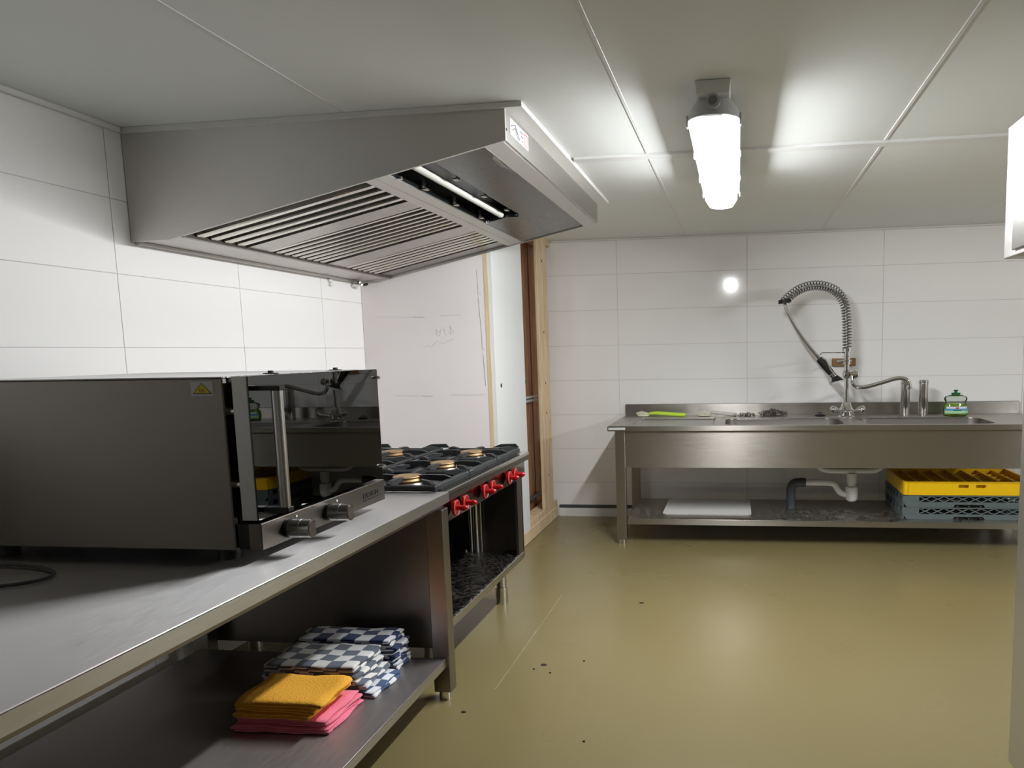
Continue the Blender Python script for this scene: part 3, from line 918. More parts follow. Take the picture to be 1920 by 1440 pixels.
# raised ends of the rear grates
for x in (0.42, 0.78, 1.20):
    MB().prism([(x - 0.10, GY1 - 0.060, GZ + 0.030), (x + 0.06, GY1 - 0.060, GZ + 0.030), (x + 0.04, GY1 - 0.060, GZ + 0.052), (x - 0.05, GY1 - 0.060, GZ + 0.050)], (0, 0.014, 0)).build('grate_fin', 'iron', stove)
KX = BX + 0.0225
for j, y in enumerate((2.945, 3.055, 3.315, 3.425, 3.69, 3.795)):
    z = 0.796
    kb = MB().cyl((KX, y, z), (KX + 0.012, y, z), 0.014, n=14).build('knob', 'black', stove, True)
    MB().cyl((KX + 0.0125, y, z), (KX + 0.026, y, z), 0.033, 0.036, n=26).build('knob_disc', 'red', kb, True)
    ringp = [(KX + 0.0265, y + 0.0315 * math.cos(2 * math.pi * i / 28), z + 0.0315 * math.sin(2 * math.pi * i / 28)) for i in range(29)]
    MB().tube(ringp, 0.0017, n=6, caps=False).build('knob_marking', 'redrim', kb, True)
    MB().lathe((0, 0, 0), [(0.011, 0), (0.012, 0.02), (0.014, 0.034), (0.008, 0.046), (0.001, 0.05)], n=14).build('tmp', 'red', None, True)
    o = bpy.data.objects['tmp']
    for v in o.data.vertices:
        p = v.co.copy()
        v.co = Vector((KX + 0.026 + p.z, y + p.x * 0.8, z + p.y * 1.0)) - world_loc(kb)
    o.data.update()
    o.name = 'lever'
    o.data.name = 'lever'
    o.parent = kb

# ------------------------------------------------------------------ sink table
SX0, SX1, SY0, SY1, SZ = 1.553, 4.76, 5.318, 6.215, 0.897
sink = thing('sink_table', (3.15, 5.77, 0.0), 'long stainless steel sink table with two basins along back wall', 'sink')


def deck(name, mat, parent, outer, holes, z, th):
    bm = bmesh.new()
    loops = [outer] + holes
    edges = []
    for lp in loops:
        vs = [bm.verts.new(p) for p in lp]
        edges += [bm.edges.new((vs[i], vs[(i + 1) % len(vs)])) for i in range(len(vs))]
    bmesh.ops.triangle_fill(bm, use_beauty=True, use_dissolve=False, edges=edges)
    r = bmesh.ops.extrude_face_region(bm, geom=bm.faces[:])
    for v in [g for g in r['geom'] if isinstance(g, bmesh.types.BMVert)]:
        v.co.z -= th
    m = MB()
    m.bm.free()
    m.bm = bm
    return m.build(name, mat, parent)


HOL = [(1.715, 5.40, 2.335, 5.98, 0.02), (2.415, 5.385, 3.285, 5.87, 0.09), (3.43, 5.385, 4.33, 5.87, 0.09)]
deck('worktop', 'st_sink', sink, [Vector((SX0, SY0, SZ)), Vector((SX1, SY0, SZ)), Vector((SX1, SY1, SZ)), Vector((SX0, SY1, SZ))],
     [rrect(*h, SZ) for h in HOL], SZ, 0.006)
h = HOL[0]
MB().loft([rrect(*h, SZ - 0.0065), rrect(h[0] + 0.012, h[1] + 0.012, h[2] - 0.012, h[3] - 0.012, 0.02, SZ - 0.016)], cap0=False, cap1=True).build('drainer', 'st_top', sink)
for h in HOL[1:]:
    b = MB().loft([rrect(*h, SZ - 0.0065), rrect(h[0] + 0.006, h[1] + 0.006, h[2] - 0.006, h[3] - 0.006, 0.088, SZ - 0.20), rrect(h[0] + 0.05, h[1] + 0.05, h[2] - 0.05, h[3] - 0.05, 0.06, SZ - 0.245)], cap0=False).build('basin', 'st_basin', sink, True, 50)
    MB().cyl(((h[0] + h[2]) / 2, 5.63, SZ - 0.2445), ((h[0] + h[2]) / 2, 5.63, SZ - 0.240), 0.05, n=20).build('drain_strainer', 'chrome', b, True)
MB().box(SX0, SY0 - 0.006, SZ - 0.036, SX1, SY0 - 0.0005, SZ + 0.002, bev=0.002).build('front_lip', 'st_sink', sink)
box('end_lip', 'st_sink', sink, SX0 - 0.006, SY0 - 0.006, SZ - 0.036, SX0 - 0.0005, SY1, SZ + 0.002, bev=0.002)
box('rim_patch', 'grey_pl', sink, SX0 + 0.004, SY0 - 0.0072, SZ - 0.026, SX0 + 0.13, SY0 - 0.0062, SZ - 0.008)
MB().box(SX0 - 0.006, SY1 + 0.001, SZ - 0.03, SX1, SY1 + 0.016, 0.995, bev=0.004).build('splashback', 'st_sink', sink)
MB().box(SX0 + 0.12, SY0 + 0.018, 0.585, SX1 - 0.02, SY0 + 0.026, SZ - 0.007).build('front_apron', 'st_sink', sink)
box('side_apron', 'st_dark', sink, SX0 + 0.09, SY0 + 0.09, 0.60, SX0 + 0.10, SY1 - 0.10, SZ - 0.007)
SSZ = 0.195
MB().box(SX0 + 0.13, SY0 + 0.012, SSZ - 0.004, SX1 - 0.02, SY1 - 0.12, SSZ, bev=0.0015).build('shelf', 'st_sink', sink)
box('shelf_lip', 'st_sink', sink, SX0 + 0.13, SY0 + 0.011, SSZ - 0.042, SX1 - 0.02, SY0 + 0.018, SSZ - 0.0045)
for x in (SX0 + 0.05, SX1 - 0.12):
    for y in (SY0 + 0.004, SY1 - 0.09):
        lg = box('leg', 'st_sink', sink, x, y, 0.035, x + 0.072, y + 0.06, SZ - 0.007, bev=0.003)
        MB().cyl((x + 0.036, y + 0.03, 0.0), (x + 0.036, y + 0.03, 0.036), 0.030, n=14).build('foot', 'chrome', lg, True)

# faucet -------------------------------------------------------
FX, FY = 3.368, 5.965
fau = thing('rinse_faucet', (FX, FY, SZ), 'chrome pre-rinse faucet with tall spring hose on the steel sink', 'faucet')
MB().lathe((FX, FY, SZ), [(0.072, 0.0), (0.072, 0.006), (0.052, 0.014), (0.050, 0.045), (0.058, 0.058), (0.042, 0.085), (0.032, 0.115), (0.026, 0.118)], n=24).build('body', 'chrome', fau, True)
for s in (-1, 1):
    pts = bez([(FX + s * 0.03, FY - 0.02, SZ + 0.035), (FX + s * 0.062, FY - 0.05, SZ + 0.045), (FX + s * 0.10, FY - 0.07, SZ + 0.062), (FX + s * 0.135, FY - 0.085, SZ + 0.066)], 4)
    MB().tube(pts, [0.016, 0.016, 0.016, 0.017, 0.019, 0.021, 0.024, 0.027, 0.029, 0.031, 0.031, 0.026, 0.010], n=12).build('lever', 'chrome', fau, True)
MB().cyl((FX, FY, SZ + 0.118), (FX, FY, 1.335), 0.0185, n=18).build('riser', 'chrome', fau, True)
for z0, z1, r in ((1.318, 1.332, 0.030), (1.338, 1.352, 0.036), (1.358, 1.366, 0.026), (1.372, 1.384, 0.036), (1.388, 1.402, 0.026), (1.404, 1.410, 0.032), (1.416, 1.440, 0.040)):
    MB().cyl((FX, FY, z0), (FX, FY, z1), r, n=20).build('collar', 'chrome', fau, True)
MB().cyl((FX, FY, 1.335), (FX, FY, 1.44), 0.020, n=14).build('collar_core', 'chrome', fau, True)
path = [(FX, 1.44), (FX - 0.002, 1.55), (FX - 0.006, 1.66), (FX - 0.018, 1.76), (FX - 0.045, 1.83), (FX - 0.088, 1.882), (3.21, 1.918), (3.125, 1.932), (3.04, 1.922), (2.96, 1.886), (2.90, 1.838), (2.874, 1.812)]
P = bez([(x, FY - 0.12 * max(0, (FX - 0.02 - x)) / 0.48, z) for x, z in path], 24)
hose = P + bez([P[-1], (2.885, FY - 0.13, 1.755), (2.93, FY - 0.135, 1.66), (3.01, FY - 0.14, 1.53), (3.11, FY - 0.15, 1.40), (3.128, FY - 0.15, 1.378)], 6)[1:]
MB().tube(hose[::3] + [hose[-1]], 0.0125, n=10).build('hose', 'st_bright', fau, True)
# spring: helix around the hose
acc = [0.0]
for a, b in zip(P[:-1], P[1:]):
    acc.append(acc[-1] + (b - a).length)
Ltot = acc[-1]
turns = int(Ltot / 0.0225)
hel = []
idx = 0
side = Vector((0, 1, 0))
NS = 10
for k in range(turns * NS + 1):
    s = Ltot * k / (turns * NS)
    while idx < len(acc) - 2 and acc[idx + 1] < s:
        idx += 1
    f = (s - acc[idx]) / max(1e-6, acc[idx + 1] - acc[idx])
    c = P[idx].lerp(P[idx + 1], f)
    t = (P[idx + 1] - P[idx]).normalized()
    n1 = (side - t * side.dot(t)).normalized()
    n2 = t.cross(n1)
    a = 2 * math.pi * k / NS
    hel.append(c + (n1 * math.cos(a) + n2 * math.sin(a)) * 0.036)
MB().tube(hel, 0.0046, n=5).build('spring', 'coil', fau, True, 80)
e, t = P[-1], (P[-1] - P[-3]).normalized()
MB().cyl(e - Vector((0, 0, 0.014)), e + Vector((-0.004, 0, 0.016)), 0.050, 0.044, n=18).build('spring_end_cap', 'black', fau, True)
gun = MB().tube([(3.118, FY - 0.15, 1.395), (3.135, FY - 0.15, 1.370)], [0.014, 0.017], n=12).build('spray_gun', 'chrome', fau, True)
MB().tube(bez([(3.137, FY - 0.15, 1.368), (3.15, FY - 0.15, 1.35), (3.19, FY - 0.15, 1.30), (3.232, FY - 0.15, 1.25)], 4), [0.020, 0.028, 0.030, 0.030, 0.030, 0.030, 0.029, 0.029, 0.028, 0.028, 0.027, 0.027, 0.025], n=14).build('grip', 'black', gun, True)
MB().tube([(3.236, FY - 0.15, 1.246), (3.252, FY - 0.15, 1.226)], 0.025, n=14).build('ring', 'st_dark', gun, True)
MB().tube([(3.254, FY - 0.15, 1.224), (3.266, FY - 0.152, 1.206), (3.270, FY - 0.155, 1.190)], [0.026, 0.036, 0.055], n=18).build('nozzle', 'black', gun, True)
MB().tube([(3.2702, FY - 0.155, 1.1895), (3.2735, FY - 0.156, 1.176)], [0.058, 0.056], n=20).build('nozzle_ring', 'grey_pl', gun, True)
MB().tube(bez([(3.155, FY - 0.178, 1.372), (3.185, FY - 0.184, 1.352), (3.21, FY - 0.180, 1.30), (3.24, FY - 0.178, 1.25)], 4), 0.006, n=8).build('trigger', 'chrome', gun, True)
MB().tube([(FX - 0.02, FY, 1.408), (3.25, FY - 0.08, 1.410), (3.16, FY - 0.14, 1.412), (3.145, FY - 0.15, 1.395)], 0.005, n=8).build('gun_hook', 'chrome', fau, True)
MB().tube([(FX - 0.03, FY + 0.01, 1.345), (FX - 0.07, FY + 0.02, 1.342)], [0.01, 0.018], n=10).build('set_screw', 'chrome', fau, True)
MB().cyl((FX, FY + 0.02, 1.335), (FX, YB - 0.036, 1.330), 0.010, n=10).build('wall_stay', 'chrome', fau, True)
# swing spout
MB().lathe((FX, FY, 1.205), [(0.022, 0), (0.034, 0.012), (0.037, 0.032), (0.034, 0.052), (0.022, 0.064)], n=20).build('spout_valve', 'chrome', fau, True)
MB().tube([(FX + 0.03, FY - 0.04, 1.238), (FX + 0.052, FY - 0.06, 1.238), (FX + 0.056, FY - 0.07, 1.238), (FX + 0.078, FY - 0.08, 1.240)], [0.020, 0.022, 0.036, 0.020], n=18).build('valve_knob', 'chrome', fau, True)
sp = bez([(FX + 0.035, FY - 0.05, 1.225), (FX + 0.038, FY - 0.06, 1.175), (FX + 0.065, FY - 0.07, 1.142), (FX + 0.13, FY - 0.08, 1.138), (FX + 0.25, FY - 0.10, 1.172), (FX + 0.36, FY - 0.12, 1.205), (FX + 0.425, FY - 0.13, 1.196), (FX + 0.448, FY - 0.13, 1.160), (FX + 0.450, FY - 0.13, 1.140)], 5)
MB().tube(sp, 0.0165, n=14).build('spout', 'chrome', fau, True)
MB().cyl((FX + 0.450, FY - 0.13, 1.142), (FX + 0.450, FY - 0.13, 1.120), 0.022, n=16).build('aerator', 'chrome', fau, True)
tag(recentre(MB().box(3.285, YB - 0.035, 1.296, 3.475, YB - 0.001, 1.360, bev=0.003).build('wooden_block', 'block')), 'small brown wooden block on tiled wall behind the faucet', 'wood block')

# standpipes, soap bottle, brushes ----------------------------------
for x, lab in ((3.830, 'steel overflow standpipe on sink, nearer the faucet, under spout tip'), (3.968, 'steel overflow standpipe on sink, standing nearer the soap bottle')):
    sp_ = thing('standpipe', (x, 6.02, SZ), lab, 'standpipe', 'standpipes on the sink')
    MB().lathe((x, 6.02, SZ), [(0.034, 0.0), (0.036, 0.004), (0.036, 0.262), (0.038, 0.264), (0.038, 0.282), (0.033, 0.284), (0.032, 0.20)], n=24, cap1=False).build('tube', 'st_bright', sp_, True)
    MB().lathe((x, 6.02, SZ), [(0.0385, 0.255), (0.0385, 0.260)], n=24).build('rim_ring', 'st', sp_, True)

bot = thing('soap_bottle', (4.207, 6.0, SZ), 'clear bottle of green dish soap with green cap on sink ledge', 'bottle')
bp_ = [(0.078, 0.0), (0.090, 0.01), (0.093, 0.05), (0.088, 0.078), (0.076, 0.10), (0.074, 0.108), (0.084, 0.125), (0.088, 0.138), (0.080, 0.152), (0.050, 0.164), (0.030, 0.167)]
MB().lathe((4.207, 6.0, SZ), bp_, n=32, sy=0.55).build('body', 'bottle', bot, True)
MB().lathe((4.207, 6.0, SZ), [(r * 0.955, z + (0.002 if i == 0 else 0)) for i, (r, z) in enumerate(bp_[:5])], n=32, sy=0.52).build('liquid', 'liquid', bot, True)
MB().lathe((4.207, 6.0, SZ), [(0.031, 0.1675), (0.033, 0.170), (0.033, 0.182), (0.012, 0.184), (0.011, 0.194), (0.017, 0.199), (0.017, 0.204), (0.012, 0.206)], n=20).build('cap', 'cap_green', bot, True)


def label_band(mat, z0, z1, r0, a0=205, a1=335, name='label'):
    rings = []
    for z in (z0, z1):
        rings.append([Vector((4.207 + r0 * math.cos(math.radians(a0 + (a1 - a0) * k / 10)), 6.0 + r0 * 0.58 * math.sin(math.radians(a0 + (a1 - a0) * k / 10)), SZ + z)) for k in range(11)])
    return MB().loft(rings, False, False, closed=False).build(name, mat, bot)


label_band('lab_green', 0.022, 0.045, 0.0945)
label_band('lab_blue', 0.0455, 0.060, 0.0945)
label_band('lab_white', 0.0605, 0.076, 0.0942, 215, 325)
label_band('lab_red', 0.058, 0.072, 0.0955, 263, 277, 'label_mark')
label_band('cap_green', 0.044, 0.051, 0.0955, 252, 290, 'label_mark')


def dish_brush(label, cx, y, flip, mh, mat_h, length, headw):
    b = thing('dish_brush', (cx, y, SZ), label, 'brush', 'brushes on the sink')
    s = -1 if flip else 1
    # oval head lying flat, bristles splaying up and outwards
    MB().lathe((cx, y, SZ + 0.001), [(headw * 0.7, 0.0), (headw, 0.005), (headw, 0.012), (headw * 0.85, 0.014)], n=18, sy=0.7).build('head', mh, b, True)
    m = MB()
    for i in range(8):
        for j in range(4):
            a = (i - 3.5) / 4 * headw * 0.85
            c = (j - 1.5) / 2 * headw * 0.5
            m.cyl((cx + a, y + c, SZ + 0.0155), (cx + a * 1.2 - s * 0.012, y + c * 1.3, SZ + 0.046 - 0.012 * abs(i - 3.5) / 3.5), 0.0042, 0.0034, n=5)
    m.build('bristles', 'cream', b)
    pts = bez([(cx + s * headw * 0.8, y, SZ + 0.022), (cx + s * length * 0.3, y - 0.01, SZ + 0.030), (cx + s * length * 0.7, y - 0.02, SZ + 0.020), (cx + s * length, y - 0.03, SZ + 0.015)], 4)
    n = len(pts)
    MB().tube(pts, [0.009 + 0.007 * min(1, i / 5) for i in range(n)], n=10).build('handle', mat_h, b, True)
    return b


dish_brush('dish brush with lime green handle on the sink ledge', 1.715, 6.11, False, 'cream', 'lime', 0.36, 0.050)
dish_brush('cream dish brush with frosted handle beside the lime green brush', 2.235, 6.12, False, 'cream', 'clear_pl', 0.26, 0.055)


def wool(cx, cy, rx, ry, rz, n, seed):
    rnd = random.Random(seed)
    m = MB()
    for k in range(n):
        a, b = rnd.uniform(0, 6.28), rnd.uniform(0.1, 1.0)
        c = Vector((cx + rx * b * math.cos(a), cy + ry * b * math.sin(a), SZ + 0.006 + rnd.uniform(0, rz) * (1 - b * 0.6)))
        r = rnd.uniform(0.007, 0.014)
        ax = Vector((rnd.uniform(-1, 1), rnd.uniform(-1, 1), rnd.uniform(-1, 1))).normalized()
        u = ax.orthogonal().normalized() * r
        w = ax.cross(u)
        pts = [c + u * math.cos(t * 0.9) + w * math.sin(t * 0.9) + ax * 0.002 * t for t in range(9)]
        for p in pts:
            p.z = max(p.z, SZ + 0.003)
        m.tube(pts, 0.0024, n=4)
    return m


m = wool(2.80, 6.10, 0.11, 0.05, 0.055, 150, 3)
m2 = wool(2.575, 6.09, 0.09, 0.035, 0.016, 50, 4)
pad = m.build('scouring_pad', 'st_dark')
tag(recentre(pad), 'curly dark steel wool scouring pad lying on the sink ledge', 'scouring pad')
pad2 = m2.build('scouring_pad', 'st_dark')
tag(recentre(pad2), 'thin loose strands of steel wool left of the dark scouring pad', 'scouring pad')
plug = thing('sink_plug', (3.175, 6.06, SZ), 'small black rubber sink plug lying left of the faucet', 'plug')
MB().lathe((3.175, 6.06, SZ), [(0.040, 0), (0.044, 0.006), (0.036, 0.014), (0.016, 0.018)], n=16).build('stopper', 'black', plug, True)
MB().tube([(3.175 + 0.016 * math.cos(a), 6.06, SZ + 0.020 + 0.010 * math.sin(a)) for a in (0, 0.6, 1.2, 1.9, 2.5, 3.14)], 0.003, n=6).build('pull_ring', 'black', plug, True)

# drain under the sink -----------------------------------------------
TYd = 5.75
dr_ = thing('drain_pipe', (3.386, TYd, SSZ), 'white plastic drain trap with grey elbow under the sink', 'drain pipe')
MB().tube(bez([(3.13, TYd, 0.60), (3.135, TYd, 0.54), (3.17, TYd, 0.508), (3.25, TYd, 0.498), (3.50, TYd, 0.498), (3.575, TYd, 0.508), (3.61, TYd, 0.54), (3.615, TYd, 0.60)], 5), 0.022, n=12).build('connector', 'white_pl', dr_, True)
for x in (3.13, 3.615):
    MB().cyl((x, TYd, 0.6005), (x, TYd, 0.642), 0.03, n=14).build('outlet', 'white_pl', dr_, True)
MB().cyl((3.386, TYd, 0.478), (3.386, TYd, 0.40), 0.038, n=18).build('nut', 'white_pl', dr_, True)
MB().cyl((3.386, TYd, 0.3995), (3.386, TYd, 0.375), 0.032, n=18).build('pipe', 'white_pl', dr_, True)
MB().lathe((3.386, TYd, 0.255), [(0.02, 0.0), (0.040, 0.012), (0.048, 0.04), (0.048, 0.118), (0.04, 0.1195)], n=22).build('trap', 'white_pl', dr_, True)
MB().tube(bez([(3.345, TYd, 0.31), (3.30, TYd, 0.325), (3.275, TYd, 0.36), (3.25, TYd, 0.392), (3.20, TYd, 0.402), (3.02, TYd, 0.404)], 5), 0.024, n=12).build('side_pipe', 'white_pl', dr_, True)
MB().tube(bez([(3.035, TYd, 0.404), (2.99, TYd, 0.404), (2.945, TYd, 0.395), (2.925, TYd, 0.36), (2.922, TYd, 0.30), (2.922, TYd, SSZ + 0.002)], 5), 0.036, n=14).build('elbow', 'pipe_grey', dr_, True, label='dark grey elbow')

# tray and racks on the sink shelf ------------------------------------
tr = MB().loft([rrect(1.945, 5.465, 2.60, 6.02, 0.03, SSZ + 0.001), rrect(1.935, 5.455, 2.61, 6.03, 0.035, SSZ + 0.012), rrect(1.955, 5.475, 2.59, 6.01, 0.03, SSZ + 0.010)]).build('cutting_board', 'white_pl')
tag(recentre(tr), 'flat white plastic cutting board on the sink shelf', 'board')

RX0, RX1, RY0, RY1 = 3.70, 4.62, 5.425, 6.06


def grey_rack(z0, label):
    r = thing('dish_rack', ((RX0 + RX1) / 2, (RY0 + RY1) / 2, z0), label, 'dish rack', 'dish racks on the sink shelf')
    h = 0.088
    zm = z0 + 0.039
    nx0, nx1 = 4.05, 4.27
    # lower band with a hand notch, front and back
    for y0, y1 in ((RY0, RY0 + 0.012), (RY1 - 0.012, RY1)):
        MB().prism([(RX0 + 0.03, y0, z0 + 0.001), (nx0, y0, z0 + 0.001), (nx0 + 0.012, y0, z0 + 0.022), (nx1 - 0.012, y0, z0 + 0.022), (nx1, y0, z0 + 0.001), (RX1 - 0.03, y0, z0 + 0.001), (RX1, y0, zm), (RX0, y0, zm)], (0, y1 - y0, 0)).build('lower_band', 'dkgrey_pl', r)
        box('corner_block', 'dkgrey_pl', r, RX0, y0, zm + 0.0005, RX0 + 0.115, y1, z0 + h)
        box('corner_block', 'dkgrey_pl', r, RX1 - 0.115, y0, zm + 0.0005, RX1, y1, z0 + h)
        box('top_bar', 'dkgrey_pl', r, RX0 + 0.1155, y0, z0 + h - 0.007, RX1 - 0.1155, y1, z0 + h)
        m = MB()
        n = 8
        w = (RX1 - RX0 - 0.231) / n
        for k in range(n):
            a = RX0 + 0.1155 + w * k
            for s in (0, 1):
                p0 = (a + w * s, (y0 + y1) / 2, zm + 0.0005)
                p1 = (a + w * (1 - s), (y0 + y1) / 2, z0 + h - 0.0072)
                m.cyl(p0, p1, 0.0042, n=5)
        m.build('lattice', 'dkgrey_pl', r)
    for x0, x1 in ((RX0, RX0 + 0.012), (RX1 - 0.012, RX1)):
        box('lower_band', 'dkgrey_pl', r, x0, RY0 + 0.0125, z0 + 0.001, x1, RY1 - 0.0125, zm)
        box('top_bar', 'dkgrey_pl', r, x0, RY0 + 0.0125, z0 + h - 0.007, x1, RY1 - 0.0125, z0 + h)
        for k in range(6):
            y = RY0 + 0.03 + k * 0.108
            box('side_rib', 'dkgrey_pl', r, x0, y, zm + 0.0005, x1, y + 0.03, z0 + h - 0.0075)
    m = MB()
    for k in range(11):
        x = RX0 + 0.06 + k * 0.08
        m.box(x, RY0 + 0.0125, z0 + 0.004, x + 0.008, RY1 - 0.0125, z0 + 0.012)
    for k in range(7):
        y = RY0 + 0.07 + k * 0.08
        m.box(RX0 + 0.0125, y, z0 + 0.0125, RX1 - 0.0125, y + 0.008, z0 + 0.018)
    m.build('bottom_grid', 'dkgrey_pl', r)
    return r


grey_rack(SSZ, 'slate grey dish rack lowest of the stack under the sink')
grey_rack(SSZ + 0.0885, 'slate grey dish rack between the yellow rack and lowest rack')
yz = SSZ + 0.178
yr = thing('dish_rack', ((RX0 + RX1) / 2, (RY0 + RY1) / 2, yz), 'bright yellow divided dish rack on top of the grey racks', 'dish rack', 'dish racks on the sink shelf')
zt = yz + 0.098
# front wall with two slots
YF = RY0 + 0.005
for a in ((RX0 + 0.012, yz + 0.001, 4.085, zt - 0.004), (4.275, yz + 0.001, RX1 - 0.012, zt - 0.004), (4.085, yz + 0.001, 4.275, yz + 0.055), (4.085, yz + 0.078, 4.275, zt - 0.004), (4.155, yz + 0.055, 4.205, yz + 0.078)):
    box('front_wall', 'yellow_pl', yr, a[0], YF, a[1], a[2], YF + 0.012, a[3])
box('back_wall', 'yellow_pl', yr, RX0 + 0.012, RY1 - 0.02, yz + 0.001, RX1 - 0.012, RY1 - 0.008, zt - 0.004)
for x0 in (RX0 + 0.004, RX1 - 0.016):
    box('side_wall', 'yellow_pl', yr, x0, YF + 0.0125, yz + 0.001, x0 + 0.012, RY1 - 0.021, zt - 0.004)
m = MB()
m.loft([rrect(RX0, YF - 0.006, RX1, RY1, 0.03, zt - 0.003), rrect(RX0, YF - 0.006, RX1, RY1, 0.03, zt)], False, False)
m.loft([rrect(RX0 + 0.02, YF + 0.014, RX1 - 0.02, RY1 - 0.02, 0.02, zt - 0.003), rrect(RX0 + 0.02, YF + 0.014, RX1 - 0.02, RY1 - 0.02, 0.02, zt)], False, False)
for z in (zt - 0.003, zt):
    a, b = rrect(RX0, YF - 0.006, RX1, RY1, 0.03, z), rrect(RX0 + 0.02, YF + 0.014, RX1 - 0.02, RY1 - 0.02, 0.02, z)
    for i in range(len(a)):
        j = (i + 1) % len(a)
        m.poly([a[i], a[j], b[j], b[i]])
m.build('rim', 'yellow_pl', yr)
MB().tube([(RX0 + 0.02, YF + 0.004, yz + 0.004), (RX0 + 0.02, YF + 0.004, zt - 0.005)], 0.018, n=14).build('corner_post', 'yellow_pl', yr, True)
box('rack_bottom', 'yellow_pl', yr, RX0 + 0.017, YF + 0.0125, yz + 0.001, RX1 - 0.017, RY1 - 0.021, yz + 0.005)
for k in range(1, 8):
    x = RX0 + 0.115 * k
    box('divider', 'yellow_pl', yr, x - 0.004, YF + 0.0125, yz + 0.0055, x + 0.004, RY1 - 0.021, zt - 0.012)
for k in range(1, 6):
    y = YF + 0.0125 + k * 0.10
    m = MB()
    for q in range(8):
        xa = RX0 + 0.115 * q + (0.0045 if q else 0.017)
        xb = RX0 + 0.115 * (q + 1) - 0.0045 if q < 7 else RX1 - 0.017
        m.box(xa, y - 0.003, yz + 0.0055, xb, y + 0.003, zt - 0.030)
    m.build('divider', 'yellow_pl', yr)

# ------------------------------------------------------------------ folded cloths on the table shelf
def folded(name, label, cat, group, mat, x0, x1, y0, y1, z0, layers, pitch, th, seed, rot=0.0, ny=14, wav=0.004, ragged=0.004, uvs=1.0):
    rnd = random.Random(seed)
    cx, cy = (x0 + x1) / 2, (y0 + y1) / 2
    ph = [rnd.uniform(0, 6.28) for _ in range(6)]
    # centre line: serpentine of layers joined by round folds
    line = []
    R = pitch / 2
    for k in range(layers):
        z = z0 + th / 2 + 0.001 + k * pitch
        jit = [rnd.uniform(-0.012, 0.0) for _ in range(2)]
        a, b = x0 + R + abs(jit[0]), x1 - R - abs(jit[1])
        xs_ = [a + (b - a) * i / 9 for i in range(10)]
        if k % 2:
            xs_.reverse()
        line += [(x, z) for x in xs_]
        if k < layers - 1:
            xe, s = xs_[-1], (1 if k % 2 == 0 else -1)
            for q in (30, 60, 90, 120, 150):
                t = math.radians(q)
                line.append((xe + s * R * math.sin(t), z + R - R * math.cos(t)))
    # arc length and normals
    n = len(line)
    arc = [0.0]
    for p, q in zip(line[:-1], line[1:]):
        arc.append(arc[-1] + math.hypot(q[0] - p[0], q[1] - p[1]))
    nor = []
    for i in range(n):
        p, q = line[max(0, i - 1)], line[min(n - 1, i + 1)]
        tx, tz = q[0] - p[0], q[1] - p[1]
        L = math.hypot(tx, tz) or 1
        nor.append((-tz / L, tx / L))
    bm = bmesh.new()
    uvl = bm.loops.layers.uv.new('UVMap')
    cr, sr = math.cos(rot), math.sin(rot)
    H = z0 + layers * pitch

    def pt(i, j, s):
        f = j / ny
        x, z = line[i]
        nx_, nz_ = nor[i]
        rg = ragged * (math.sin(arc[i] * 37 + ph[0]) + math.sin(arc[i] * 91 + ph[1]) * 0.6)
        yy = y0 + (y1 - y0) * f + rg * (1 - f) * 0.6 + rg * f
        rise = max(0.0, (z - z0) / (H - z0))
        dz = wav * rise * (math.sin(x * 23 + ph[2] + f * 3) * 0.5 + math.sin(f * 7 + ph[3] + x * 6) * 0.5)
        dx = 0.004 * math.sin(f * 9 + ph[4] + z * 200)
        e = min(f, 1 - f) * ny
        tt = th * 0.5 * (0.55 if e < 0.5 else 1.0)
        X, Z = x + nx_ * tt * s + dx, z + nz_ * tt * s + dz
        Xr, Yr = X - cx, yy - cy
        return Vector((cx + Xr * cr - Yr * sr, cy + Xr * sr + Yr * cr, max(Z, z0 + 0.0004)))
    grid = {}
    for s in (-1, 1):
        for i in range(n):
            for j in range(ny + 1):
                grid[(s, i, j)] = bm.verts.new(pt(i, j, s))

    def face(keys):
        f = bm.faces.new([grid[k] for k in keys])
        f.smooth = True
        for l, k in zip(f.loops, keys):
            l[uvl].uv = (arc[k[1]] * uvs, (y1 - y0) * k[2] / ny * uvs)
    for i in range(n - 1):
        for j in range(ny):
            face([(1, i, j), (1, i + 1, j), (1, i + 1, j + 1), (1, i, j + 1)])
            face([(-1, i, j), (-1, i, j + 1), (-1, i + 1, j + 1), (-1, i + 1, j)])
        for j in (0, ny):
            face([(-1, i, j), (-1, i + 1, j), (1, i + 1, j), (1, i, j)])
    for i in (0, n - 1):
        for j in range(ny):
            face([(-1, i, j), (1, i, j), (1, i, j + 1), (-1, i, j + 1)])
    bmesh.ops.recalc_face_normals(bm, faces=bm.faces[:])
    me = bpy.data.meshes.new(name)
    bm.to_mesh(me)
    bm.free()
    me.materials.append(M[mat])
    o = bpy.data.objects.new(name, me)
    COL.objects.link(o)
    tag(recentre(o), label, cat, group)
    return o


Z = SHZ + 0.0005
gp = 'folded cloths on the table shelf'
folded('folded_cloth', 'pink folded cloth lowest in pile under orange cloths', 'cloth', gp, 'pink_cloth', 0.79, 1.150, 2.150, 2.385, Z, 3, 0.0072, 0.0055, 11, 0.03)
folded('folded_cloth', 'pink folded cloth directly under the orange cloths', 'cloth', gp, 'pink_cloth', 0.80, 1.140, 2.160, 2.385, Z + 0.0240, 3, 0.0072, 0.0055, 12, -0.02)
folded('folded_cloth', 'orange folded cloth lowest of three, resting on pink cloth', 'cloth', gp, 'yellow_cloth', 0.79, 1.085, 2.150, 2.375, Z + 0.0480, 2, 0.0095, 0.008, 13, 0.02)
folded('folded_cloth', 'orange folded cloth, middle one of three in the pile', 'cloth', gp, 'yellow_cloth', 0.80, 1.110, 2.155, 2.37, Z + 0.0690, 2, 0.0095, 0.008, 14, -0.03)
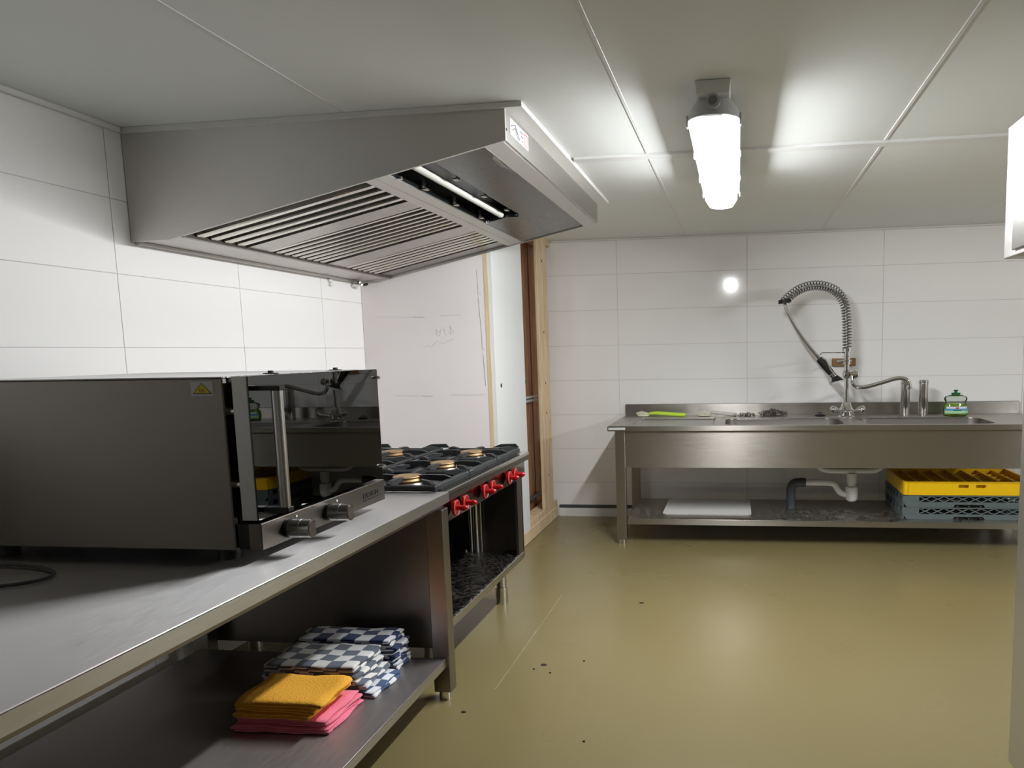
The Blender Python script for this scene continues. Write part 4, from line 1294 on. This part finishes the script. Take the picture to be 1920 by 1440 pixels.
folded('folded_cloth', 'orange folded cloth on top of the pile', 'cloth', gp, 'yellow_cloth', 0.805, 1.125, 2.150, 2.365, Z + 0.0900, 2, 0.010, 0.0085, 15, 0.02, wav=0.005)
z = Z
for k, (lab, a, b, y0_, y1_, mt, rt) in enumerate((
        ('blue checked cloth poking out at the bottom of front checked pile', 0.76, 1.185, 2.437, 2.635, 'chk_blue', -0.08),
        ('slate checked folded cloth second from bottom in front checked pile', 0.73, 1.135, 2.425, 2.635, 'chk_grey', 0.03),
        ('slate checked folded cloth second from top in front checked pile', 0.71, 1.110, 2.425, 2.635, 'chk_grey', -0.02),
        ('slate and white checked cloth on top of the front checked pile', 0.715, 1.090, 2.430, 2.645, 'chk_grey', 0.0))):
    L_ = 3 if k in (0, 1) else 4
    folded('folded_cloth', lab, 'cloth', gp, mt, a, b, y0_, y1_, z, L_, 0.0078, 0.006, 21 + k, rt)
    z += L_ * 0.0078 + 0.0012
z = Z
for k, (lab, a, b) in enumerate((
        ('navy checked folded cloth lowest in the rear checked pile', 0.72, 1.150),
        ('navy checked folded cloth second from bottom in rear checked pile', 0.70, 1.140),
        ('navy checked folded cloth second from top in rear checked pile', 0.71, 1.145),
        ('navy and white checked cloth on top of the rear pile', 0.705, 1.130))):
    L_ = 4
    folded('folded_cloth', lab, 'cloth', gp, 'chk_navy', a, b, 2.652, 2.782, z, L_, 0.0078, 0.006, 31 + k, 0.0)
    z += L_ * 0.0078 + 0.0012

# ------------------------------------------------------------------ steel refrigerator at the right edge
fr_ = thing('refrigerator', (3.95, 1.75, 0.0), 'tall stainless steel refrigerator at the right edge', 'refrigerator')
FYA, FYB = 1.05, 2.365
box('body', 'st', fr_, 3.415, FYA, 0.10, 4.55, FYB, 1.70, bev=0.004)
MB().box(3.375, FYA + 0.01, 0.11, 3.413, FYB - 0.002, 1.698, bev=0.006, seg=2).build('door', 'st', fr_)
box('head_frame', 'st', fr_, 3.305, FYA, 1.704, 4.55, FYB, 2.085, bev=0.003)
box('head_panel', 'st_bright', fr_, 3.297, FYA + 0.02, 1.72, 3.3045, FYB - 0.085, 2.072, bev=0.002)
MB().box(3.345, FYA + 0.06, 0.9, 3.3745, FYA + 0.09, 1.3, bev=0.005).build('handle', 'black', fr_)
for x in (3.46, 4.48):
    for y in (FYA + 0.06, FYB - 0.06):
        MB().cyl((x, y, 0), (x, y, 0.10), 0.03, n=14).build('foot', 'black', fr_, True)
